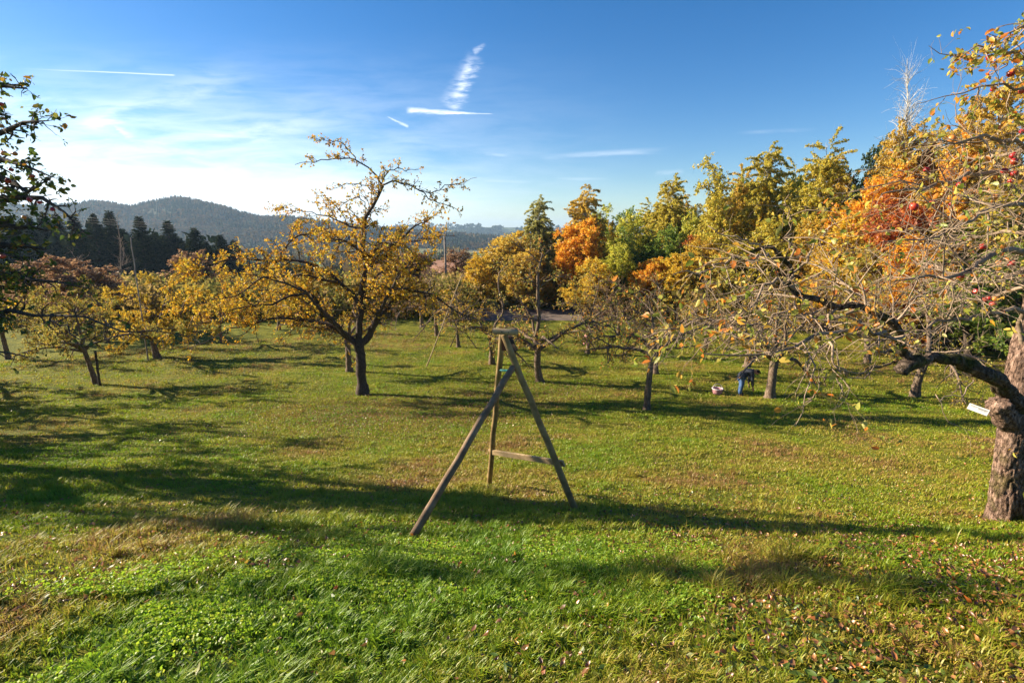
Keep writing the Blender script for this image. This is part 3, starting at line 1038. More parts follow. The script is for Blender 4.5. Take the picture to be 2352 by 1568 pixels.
def right_tree():
    """big old apple tree at the right edge, trunk close to the camera"""
    CLEAR[:] = [(1625, 838, 1750, 925), (2215, 915, 2280, 960), (1755, 850, 1800, 930), (2000, 850, 2200, 1000), (1200, 0, 1540, 640), (1540, 0, 1640, 540), (1640, 0, 1900, 470), (1900, 0, 2010, 385), (2010, 0, 2110, 250)]
    reseed(202)
    b = at(2293, 1193)
    root = thing("apple_tree", "old apple tree with thick pale trunk and red apples at the right edge", "apple tree", b, "apple trees of the orchard")
    D = b[1]
    k = lambda X, Y, d, r: ((2100 + X / 1.9604) * 0.91163, (600 + Y / 1.9604) * 0.91163, D + d, r)
    q = lambda X, Y, d, r: ((1650 + X * 0.5101) * 0.91163, (300 + Y * 0.5101) * 0.91163, D + d, r)
    w = lambda X, Y, d, r: ((2100 + X / 2.2396) * 0.91163, (Y / 2.2396) * 0.91163, D + d, r)
    tr = traced([k(812, 1425, 0, .21), k(822, 1340, 0, .19), k(838, 1180, 0, .17), k(850, 1050, 0, .165), k(868, 930, 0, .18), k(900, 800, .05, .165), k(910, 640, .1, .155), k(940, 480, .15, .145),
                 k(990, 330, .2, .13), k(1040, 150, .2, .115), k(1090, -60, .2, .10), k(1100, -300, .2, .08), k(1080, -560, .1, .055), k(1010, -830, 0, .03)], 26, 0.012)
    tr = (tr[0] + [0.04, 0, 0], tr[1] * 0.62)
    K, S = 260, 72
    C = catmull(np.concatenate([tr[0], tr[1][:, None]], 1), K)
    P, R = C[:, :3], C[:, 3] * (1 + 0.28 * np.exp(-np.linspace(0, 1, K) * 22))
    V, Q = tubes(P[None], R[None], S)
    V = ridged(V, P, R, K, S)
    tp = [(V, Q)]
    big = [
        [k(905, 900, .04, .10), k(880, 820, -.04, .098), k(858, 755, -.12, .095), k(820, 705, -.2, .09), k(762, 672, -.3, .085), k(690, 640, -.4, .082), k(600, 608, -.5, .08), k(500, 592, -.6, .078), k(420, 600, -.7, .075),
         q(1230, 1150, -.75, .07), q(1225, 1080, -.8, .065), q(1150, 985, -.9, .06), q(1050, 950, -1.0, .055), q(920, 925, -1.1, .05), q(800, 885, -1.2, .045), q(720, 860, -1.25, .036), q(665, 800, -1.3, .03), q(640, 705, -1.3, .026), q(560, 665, -1.35, .02), q(460, 640, -1.4, .01)],
    ]
    stub = [k(420, 600, -.7, .075), k(380, 620, -.72, .07), k(335, 650, -.75, .06), k(325, 662, -.75, .055)]
    mid = [
        [q(1225, 1100, -.8, .035), q(1120, 1060, -1.2, .03), q(900, 1030, -1.5, .026), q(700, 1110, -1.7, .02), q(500, 1150, -1.8, .015), q(250, 1170, -1.9, .008)],
        [q(1000, 940, -1.0, .03), q(850, 980, -1.0, .027), q(700, 960, -1.0, .024), q(560, 1000, -1.1, .02), q(380, 1000, -1.2, .014), q(150, 1010, -1.2, .008)],
        [q(720, 860, -1.25, .028), q(640, 785, -1.3, .026), q(560, 800, -1.4, .022), q(500, 880, -1.5, .018), q(400, 950, -1.6, .014), q(200, 1000, -1.7, .01), q(30, 1050, -1.8, .006)],
        [q(660, 800, -1.3, .022), q(740, 700, -1.3, .018), q(800, 610, -1.2, .013), q(870, 520, -1.2, .007)],
        [q(670, 690, -1.3, .016), q(672, 600, -1.3, .012), q(660, 470, -1.3, .009), q(630, 370, -1.3, .005)],
        [q(640, 700, -1.3, .018), q(520, 640, -1.4, .015), q(400, 570, -1.5, .011), q(270, 520, -1.6, .006)],
        [q(560, 665, -1.35, .016), q(400, 700, -1.6, .013), q(250, 720, -1.8, .01), q(90, 760, -2.0, .005)],
        [q(1150, 985, -.9, .03), q(1000, 870, -.4, .025), q(850, 760, 0, .02), q(700, 700, .3, .014), q(520, 720, .5, .008)],
        [q(900, 920, -1.1, .03), q(850, 1040, -1.4, .024), q(870, 1150, -1.6, .018), q(910, 1300, -1.7, .01), q(915, 1390, -1.7, .006)],
        [q(860, 1090, -1.5, .016), q(900, 1210, -1.5, .012), q(1000, 1270, -1.4, .01), q(1130, 1240, -1.3, .006)],
        [q(840, 1230, -1.6, .010), q(800, 1340, -1.6, .008), q(750, 1420, -1.6, .005)],
        [k(690, 700, -.35, .012), k(600, 770, -.6, .01), k(520, 790, -.7, .008), k(560, 880, -.7, .006), k(630, 950, -.7, .004)],
        # limbs coming in from the right, off the upper trunk
        [k(985, 340, .2, .075), q(1900, 720, .0, .07), q(1823, 660, -.2, .062), q(1745, 648, -.3, .055), q(1625, 698, -.5, .045), q(1500, 760, -.8, .03), q(1350, 790, -1.0, .018), q(1200, 800, -1.2, .008)],
        [k(990, 330, .2, .06), q(1880, 760, .2, .055), q(1780, 765, .2, .05), q(1680, 790, .1, .04), q(1560, 800, 0, .03), q(1400, 850, -.2, .018), q(1250, 870, -.3, .008)],
        [k(930, 520, .1, .05), q(1790, 930, 0, .045), q(1690, 955, -.1, .038), q(1580, 975, -.2, .03), q(1480, 990, -.3, .028), q(1400, 1000, -.4, .03), q(1340, 1040, -.5, .02)],
        [k(1040, 150, .2, .06), q(1900, 330, .2, .055), q(1780, 280, .2, .05), q(1680, 260, .1, .045), q(1560, 272, 0, .04), q(1430, 312, -.2, .03), q(1270, 350, -.4, .02), q(1080, 372, -.5, .01)],
        [k(1040, 150, .2, .05), q(1900, 470, -.3, .045), q(1760, 420, -.5, .036), q(1620, 450, -.7, .028), q(1480, 540, -.9, .02), q(1300, 590, -1.1, .012), q(1100, 600, -1.2, .006)],
        [k(1090, -60, .2, .06), q(1880, 200, .0, .045), q(1750, 120, -.2, .035), q(1620, 110, -.3, .026), q(1500, 90, -.4, .016), q(1400, 100, -.4, .008)],
        [k(1090, -60, .2, .06), q(1880, 120, .6, .05), q(1720, 180, .9, .036), q(1550, 180, 1.2, .024), q(1380, 210, 1.4, .012)],
        [k(1095, -200, .2, .05), w(1180, 400, .1, .04), w(1075, 300, 0, .03), w(970, 290, 0, .022), w(850, 292, 0, .015), w(690, 310, 0, .01), w(610, 290, 0, .006), w(540, 268, 0, .004)],
        [k(1095, -200, .2, .05), w(1200, 520, -.2, .035), w(1050, 490, -.3, .024), w(900, 480, -.3, .018), w(760, 505, -.3, .012), w(640, 545, -.3, .008), w(530, 590, -.3, .004)],
        [k(1090, -400, .2, .04), w(1150, 180, -.1, .03), w(1060, 150, -.1, .02), w(960, 190, -.1, .012), w(860, 200, -.1, .006)],
        [k(1090, -400, .2, .04), w(1170, 240, .4, .03), w(1080, 230, .5, .022), w(960, 370, .6, .014), w(820, 470, .7, .007)],
        [k(1000, 280, .2, .06), q(1860, 560, .6, .05), q(1700, 560, .9, .036), q(1520, 600, 1.2, .025), q(1330, 640, 1.4, .014), q(1150, 680, 1.5, .007)],
        [k(990, 330, .2, .06), q(1820, 830, .7, .045), q(1640, 880, 1.1, .032), q(1450, 900, 1.4, .022), q(1250, 940, 1.6, .01)],
    ]
    LB = [traced(p, 34, 0.012) for p in big]
    LS = traced(stub, 8, 0.0)
    burl = traced([k(890, 935, 0, .10), k(850, 880, -.06, .10), k(822, 835, -.10, .085), k(808, 805, -.12, .055), k(804, 797, -.12, .004)], 14, 0.0)
    LB = [(P + 0.018 * rng.normal(size=P.shape) * np.linspace(0, 1, len(P))[:, None], R * np.interp(np.linspace(0, 1, len(R)), [0, .3, .42, 1], [.72, .62, .42, .42])) for P, R in LB]
    LM = [traced(p, 16, 0.022) for p in mid]
    LM = [(P, R * 0.52) for P, R in LM]
    C = np.concatenate([LS[0], LS[0][-1:] + (LS[0][-1:] - LS[0][-2:-1]) * 0.4]), np.concatenate([LS[1] * 0.75, [0.004]])
    tp.append(bark_tube(C[0], C[1], 30, 20, 1.3))
    p1, t1, _ = ramify([(P[14:], R[14:]) for P, R in LB], 12, 6.0, (0.3, 1.0), 9.5, (0.15, 0.5), 0.35, 0.03, 0.011, 0.0038, s_per_m=1.0)
    p2, t2, _ = ramify(LM[:12], 7, 9.0, (0.25, 0.95), 12, (0.12, 0.45), 0.22, 0.02, 0.0075, 0.0032, s_per_m=1.4)
    p3, t3, _ = ramify(LM[12:19] + LM[23:], 8, 9.0, (0.3, 1.2), 12, (0.15, 0.55), 0.1, 0.02, 0.008, 0.0033, s_per_m=0.9)
    p4, t4, _ = ramify(LM[19:23], 6, 11, (0.2, 0.55), 10, (0.1, 0.3), 0.2, 0.02, 0.008, 0.0045, s_per_m=0.8)
    o = np.array(root.location)
    mk("limb", *(lambda a: (a[0] - o, a[1]))(join([bark_tube(LB[0][0], LB[0][1], 260, 44, 1.3), tp[1]])), MOSSY_SHADED, root)
    V, Fc = join([tp[0], bark_tube(burl[0], burl[1] * 0.85, 50, 28, 1.6)])
    mk("trunk", V - o, Fc, BARK_HERO, root)
    V, Fc = join(p1[1:] + p2 + p3 + p4)
    tw = mk("branches", V - o, Fc, TWIG, root)
    end = lambda T: T[:, -2:]
    lp = [leaves(T, n, 0.056, detail=True, wide=0.28, t0=0.2) for T, n in
          ((t1[0][rng.random(len(t1[0])) < .6], 13), (t2[0][rng.random(len(t2[0])) < .5], 13), (t2[1][rng.random(len(t2[1])) < .15], 6), (t3[0][rng.random(len(t3[0])) < .28], 15), (t4[0], 42), (t4[1], 25))]
    V, Fc = join([(p[0], p[1]) for p in lp])
    mk("crown", V - o, Fc, LEAF_GREENGOLD, root, {"rnd": np.concatenate([p[2] for p in lp])})
    spots = [q(X, Y, d, 0) for X, Y, d in ((1343, 250, -.1), (1510, 327, -.3), (1370, 415, -.6), (1465, 418, -.4), (1280, 433, -.6), (1530, 490, -.5), (1680, 385, -.3), (1727, 255, -.2), (1757, 307, -.2), (1775, 210, -.2),
             (1467, 98, -.3), (1775, 267, 0), (1617, 630, .2), (1570, 662, .3), (1700, 710, -.1), (1762, 712, -.1), (1510, 775, -.6), (1585, 850, -.5), (1630, 892, .3), (1650, 884, .4), (1682, 888, .3), (1670, 915, .2), (1768, 180, 0), (1815, 62, 0))]
    spots += [w(X, Y, 0, 0) for X, Y in ((880, 328), (1000, 417), (900, 505), (1063, 515), (1020, 910))]
    return root, spots


def apple_mesh(name, mat):
    S, K = 12, 9
    prof = []
    for i in range(K):
        th = math.pi * i / (K - 1)
        r, z = math.sin(th), -math.cos(th)
        rr = 1.0 - 0.35 * math.exp(-((th - math.pi) / 0.55) ** 2) - 0.12 * math.exp(-(th / 0.5) ** 2)
        prof.append((r * 1.04, z * 0.93 * rr))
    V = []
    for r, z in prof:
        for s in range(S):
            a = 2 * math.pi * s / S
            V.append((r * math.cos(a), r * math.sin(a), z))
    Q = [(k * S + s, k * S + (s + 1) % S, (k + 1) * S + (s + 1) % S, (k + 1) * S + s) for k in range(K - 1) for s in range(S)]
    V, Q = np.array(V) * 0.036, np.array(Q)
    st, sq = tubes(np.array([[[0, 0, .022], [0.003, 0, .036], [0.008, 0.002, .052]]]), np.array([[.0018, .0014, .0016]]), 4)
    V, Fc = join([(V, Q), (st, sq)])
    return mk(name, V, Fc, mat)


def hang_apples(root, spots, mat, mat2, seed):
    reseed(seed)
    o = np.array(root.location)
    src = apple_mesh("apple", mat)
    for i, s in enumerate(spots):
        a = src if i == 0 else src.copy()
        if i:
            col.objects.link(a)
        a.parent = root
        a.location = [float(c) for c in pt(s[0], s[1], s[2]) - o]
        a.rotation_euler = (0.5 * rng.normal(), 0.5 * rng.normal(), 6 * rng.random())
        k = float(0.62 + 0.38 * rng.random())
        a.scale = (k, k, k)
        if rng.random() < 0.2 and i:
            a.material_slots[0].link = "OBJECT"
            a.material_slots[0].material = mat2


def left_tree():
    """leafy apple tree just outside the left edge, its branches reach into the picture"""
    reseed(303)
    bx, by = -11.8, 9.6
    b = np.array([bx, by, float(G(bx, by))])
    CLEAR.clear()
    root = thing("apple_tree", "dark leafy apple tree with hanging apples filling the left edge", "apple tree", b, "apple trees of the orchard")
    fk = b + np.array([0.1, 0, 1.5])
    tp = [trunk_mesh(np.stack([b - [0, 0, .05], (b + fk) / 2, fk]), np.array([.2, .17, .17]))]
    f = 2.8498
    k = lambda X, Y, y, r: ((X / f) * 0.91163, (150 + Y / f) * 0.91163, y, r)
    W = lambda dx, dy, dz, r: (np.array([bx + dx, by + dy, b[2] + dz]), r)

    def limb(pts, K=14):
        A = np.array([[*(p[0] if isinstance(p[0], np.ndarray) else pt(p[0], p[1], p[2])), p[-1]] for p in pts])
        C = catmull(A, K)
        P = C[:, :3] + np.concatenate([np.zeros((1, 3)), 0.03 * rng.normal(size=(K - 1, 3))])
        return P, np.maximum(C[:, 3], .004)
    top = W(0.3, 0, 3.0, .11)
    L = [
        limb([W(0.1, 0, 1.4, .13), top, W(0.5, -.2, 4.6, .08), W(0.6, -.3, 6.0, .05), W(.5, -.3, 7.2, .02)]),
        limb([top, W(0.9, -.3, 4.3, .07), k(-200, 420, 7.8, .05), k(0, 180, 7.4, .03), k(120, 200, 7.3, .015), k(195, 200, 7.3, .006)]),
        limb([top, W(0.9, -.4, 3.9, .07), k(-150, 620, 7.7, .05), k(20, 480, 7.3, .03), k(200, 450, 7.1, .018), k(380, 430, 7.0, .006)]),
        limb([top, W(0.8, -.3, 3.4, .07), k(-100, 850, 7.8, .05), k(60, 860, 7.4, .035), k(200, 910, 7.2, .022), k(300, 960, 7.0, .014), k(370, 850, 7.0, .006)]),
        limb([top, k(-100, 760, 7.6, .04), k(60, 720, 7.2, .028), k(220, 760, 7.0, .015), k(370, 850, 6.9, .006)]),
        limb([W(0.2, 0, 2.6, .1), W(0.9, -.3, 3.0, .07), k(0, 1000, 7.6, .05), k(200, 1010, 7.3, .035), k(400, 1040, 7.0, .02), k(560, 1170, 6.8, .012), k(650, 1290, 6.7, .005)]),
        limb([W(0.2, 0, 2.4, .1), W(0.9, .4, 2.8, .07), k(-50, 1200, 8.2, .05), k(120, 1180, 8.0, .03), k(280, 1190, 7.8, .015), k(400, 1230, 7.7, .006)]),
        limb([W(0.15, 0, 1.8, .1), W(0.9, -.3, 2.0, .075), (40, 715, 7.8, .055), (100, 725, 7.6, .045), (160, 730, 7.4, .034), (230, 742, 7.2, .026), (300, 755, 7.0, .02), (370, 760, 6.8, .013), (440, 770, 6.7, .006)]),
        limb([(100, 725, 7.6, .03), (150, 750, 7.3, .024), (190, 775, 7.1, .016), (260, 775, 7.0, .008)]),
        limb([W(0.15, 0, 1.8, .09), W(0.7, -.6, 1.9, .06), (-20, 800, 7.3, .04), (40, 815, 7.0, .02), (90, 830, 6.9, .006)]),
        limb([W(0.15, 0, 2.0, .09), W(0.8, 0, 2.5, .07), (-20, 640, 8.0, .05), (60, 640, 7.7, .03), (130, 650, 7.5, .015), (200, 660, 7.4, .006)]),
        limb([W(0.15, 0, 2.0, .09), W(0.8, .6, 2.4, .07), (-20, 560, 8.4, .05), (50, 560, 8.3, .03), (110, 575, 8.2, .01)]),
    ]
    for (u_, v_, y_) in ((25, 470, 7.4), (50, 520, 7.8), (15, 545, 7.2), (60, 590, 8.0), (20, 620, 7.3), (55, 660, 7.9), (5, 690, 7.2), (35, 730, 7.6), (-10, 420, 7.3), (-5, 340, 7.5), (10, 260, 7.6), (-20, 760, 7.2)):
        L.append(limb([W(0.2, 0, 1.8 + 1.2 * rng.random(), .08), W(1.2, -.3, 2.0 + (700 - v_) / 180, .05), (u_ - 150, v_ - 10, y_ + .2, .03), (u_ - 60, v_ - 8, y_, .018), (u_, v_, y_ - .1, .006)]))
    for a in np.linspace(1.7, 4.9, 6):
        d = np.array([math.cos(a), math.sin(a)])
        L.append(limb([W(0.1, 0, 1.6 + .2 * rng.random(), .1), W(d[0] * 1.2, d[1] * 1.2, 2.6, .07), W(d[0] * 2.4, d[1] * 2.4, 3.4 + rng.random(), .04), W(d[0] * 3.4, d[1] * 3.4, 3.4 + rng.random(), .01)]))
    L[7:10] = [(P, R * 0.5) for P, R in L[7:10]]
    prl, twl, _ = ramify(L[7:10], 8, 4.0, (0.2, 0.5), 6, (0.1, 0.3), 0.2, 0.03, 0.014, 0.006, s_per_m=0.8)
    L = L[:7] + L[10:]
    pr, tw, P2 = ramify(L, 8, 13.0, (0.15, 0.42), 10, (0.1, 0.26), 0.25, 0.03, 0.014, 0.006, s_per_m=0.8)
    lp = [leaves(tw[0], 26, 0.07, detail=True, wide=0.33), leaves(tw[1], 10, 0.062, detail=True, wide=0.33)]
    lp.append(leaves(twl[0], 26, 0.07, detail=True, wide=0.33))
    finish_tree(root, tp + pr + prl, lp, BARK_DARK, LEAF_DARKGREEN)
    spots = [k(X, Y, y, 0) for X, Y, y in ((10, 322, 7.3), (80, 790, 7.1), (27, 672, 7.1), (107, 677, 7.2), (230, 835, 6.9), (214, 1006, 7.0), (172, 1132, 7.0), (20, 1412, 7.2), (375, 1075, 6.9), (58, 870, 7.2), (285, 1025, 6.9))]
    return root, spots


def birch_proto(seed, h=14.0, leafm=None, droop=1.0, dens=1.0, spread=2.6, bare_top=False):
    reseed(seed)
    root = thing("birch", "", "birch", (0, 0, 0), "trees of the belt behind the orchard")
    K = 16
    p = [np.zeros(3)]
    d = np.array([0.05 * rng.normal(), 0.05 * rng.normal(), 1.0])
    for i in range(K - 1):
        d = nrm(d + np.array([0.05, 0.05, 0]) * rng.normal(size=3) + np.array([0, 0, 0.1]))
        p.append(p[-1] + d * h / (K - 1))
    tr = (np.array(p), 0.17 * np.linspace(1, 0.06, K))
    P1, R1 = grow(tr[0][None], tr[1][None], 9.5, (spread * 1.1, spread * 1.75), 9, 0.6, 0.05, 0.12, 0.6, 0.07 * droop, 0.16, 0.99, 0.86, 0, 0.2)
    P2, R2 = grow(P1, R1, 5.5, (0.6, 2.0), 6, 0.8, 0.012, 0.16, 0.1, 0.20 * droop, 0.2, 1.0, 0.2, 0, 0.4)
    tp = [tubes(tr[0][None], tr[1][None], 8, 0.03), tubes(P1, R1, 5), tubes(P2, R2, 3)]
    keep = rng.random(len(P2)) < np.clip(1.5 * fbm(P2[:, 0, 0] * 0.6 + 3, P2[:, 0, 2] * 0.6 + P2[:, 0, 1], 2) + 0.1, 0.1, 1)
    if bare_top:
        keep &= (P2[:, 0, 2] < h * (0.55 + 0.2 * rng.random(len(P2))))
    lp = [leaves(P2[keep], 95 * dens, 0.135, droop=0.9, spread=0.12, wide=0.36)]
    finish_tree(root, tp, lp, BIRCH_BARK, leafm)
    root["proto_h"] = h
    return root


def broad_proto(seed, h=9.0, spread=3.2, leafm=None, dens=1.0, base_t=0.1, card=0.24, name="tree"):
    reseed(seed)
    root = thing(name, "", "tree", (0, 0, 0), "trees of the belt behind the orchard")
    K = 14
    p = [np.zeros(3)]
    d = np.array([0.08 * rng.normal(), 0.08 * rng.normal(), 1.0])
    for i in range(K - 1):
        d = nrm(d + np.array([0.08, 0.08, 0]) * rng.normal(size=3) + np.array([0, 0, 0.1]))
        p.append(p[-1] + d * h * 0.86 / (K - 1))
    tr = (np.array(p), 0.2 * np.linspace(1, 0.1, K))
    P1, R1 = grow(tr[0][None], tr[1][None], 6.5, (spread * 0.9, spread * 1.4), 8, 0.85, 0.07, 0.15, 0.6, 0.02, base_t, 1.0, 0.55, 0, 0.2)
    P2, R2 = grow(P1, R1, 4.0, (0.6, 1.7), 6, 0.8, 0.02, 0.2, 0.35, 0.02, 0.2, 1.0, 0.3, 0, 0.3)
    P3, R3 = grow(P2, R2, 3.2, (0.3, 0.9), 4, 0.8, 0.008, 0.2, 0.2, 0.02, 0.2, 1.0, 0.3, 0, 0.5)
    tp = [tubes(tr[0][None], tr[1][None], 8, 0.05), tubes(P1, R1, 5), tubes(P2, R2, 3), tubes(P3, R3, 3)]
    lp = [leaves(P3, 52 * dens, card * 0.72, droop=0.3, spread=0.18, wide=0.38, maxn=int(120000 * dens)), leaves(P2, 5 * dens, card, spread=0.15, wide=0.38)]
    finish_tree(root, tp, lp, BARK_DARK, leafm)
    root["proto_h"] = h
    return root


def conifer_proto(seed, h=19.0, w=3.4):
    reseed(seed)
    root = thing("conifer", "", "conifer", (0, 0, 0), "dark conifers at the forest edge")
    tr = (np.stack([np.zeros(10), np.zeros(10), np.linspace(0, h, 10)], 1), 0.24 * np.linspace(1, 0.08, 10))
    M = 520
    t = 0.08 + 0.92 * rng.random(M) ** 0.85
    az = rng.random(M) * 6.283
    ln = w * (1.0 - t) ** 0.9 * (0.55 + 0.6 * rng.random(M)) + 0.1
    d = np.stack([np.cos(az), np.sin(az), 0.10 - 0.5 * (1 - t)], 1)
    org = np.stack([np.zeros(M), np.zeros(M), t * h], 1)
    ss = np.linspace(0, 1, 5)
    P = org[:, None] + d[:, None] * (ln[:, None] * ss)[..., None] + np.array([0, 0, 1.0]) * (0.22 * ln[:, None] * ss ** 2)[..., None]
    R = 0.03 * np.linspace(1, 0.3, 5)[None].repeat(M, 0)
    lp = [leaves(P, 22, 0.36, droop=0.5, spread=0.12, wide=0.2, maxn=22000)]
    finish_tree(root, [tubes(tr[0][None], tr[1][None], 8), tubes(P, R, 3)], lp, BARK_DARK, NEEDLE)
    root["proto_h"] = h
    return root


def place(proto, used, u, vtop, y, wpx, protow, label, group, leafm=None, rz=0.0, bark=None, cat=None):
    """a copy of a prototype standing at depth y with its top at picture height vtop"""
    x = ray(u, vtop)[0] * y
    z0 = float(G(x, y))
    h = pt(u, vtop, y)[2] - z0
    cv = [ch for ch in proto.children if ch.name.startswith("crown")][0].data
    if "proto_w" not in cv:
        co = np.empty(len(cv.vertices) * 3, np.float32)
        cv.vertices.foreach_get("co", co)
        co = co.reshape(-1, 3)
        cv["proto_w"] = float(2 * np.percentile(np.hypot(co[:, 0], co[:, 1]), 94))
        cv["proto_h"] = float(np.percentile(co[:, 2], 99.8))
    sz = h / cv["proto_h"]
    sx = (wpx / F * y) / cv["proto_w"]
    mats = {"crown": leafm} if leafm else {}
    if bark:
        mats["trunk"] = bark
    if id(proto) not in used:
        used.add(id(proto))
        r = proto
        r.location = (x, y, z0 - 0.1)
        r.rotation_euler = (0, 0, rz)
        r.scale = (sx, sx, sz)
        r["label"], r["group"] = label, group
        for ch in r.children:
            nm = ch.name.split(".")[0]
            if nm in mats:
                ch.material_slots[0].link = "OBJECT"
                ch.material_slots[0].material = mats[nm]
    else:
        r = copy_thing(proto, (x, y, z0 - 0.1), rz, (sx, sx, sz), label, group, mats)
    if cat:
        r["category"] = cat
        r.name = cat.replace(" ", "_")
    return r


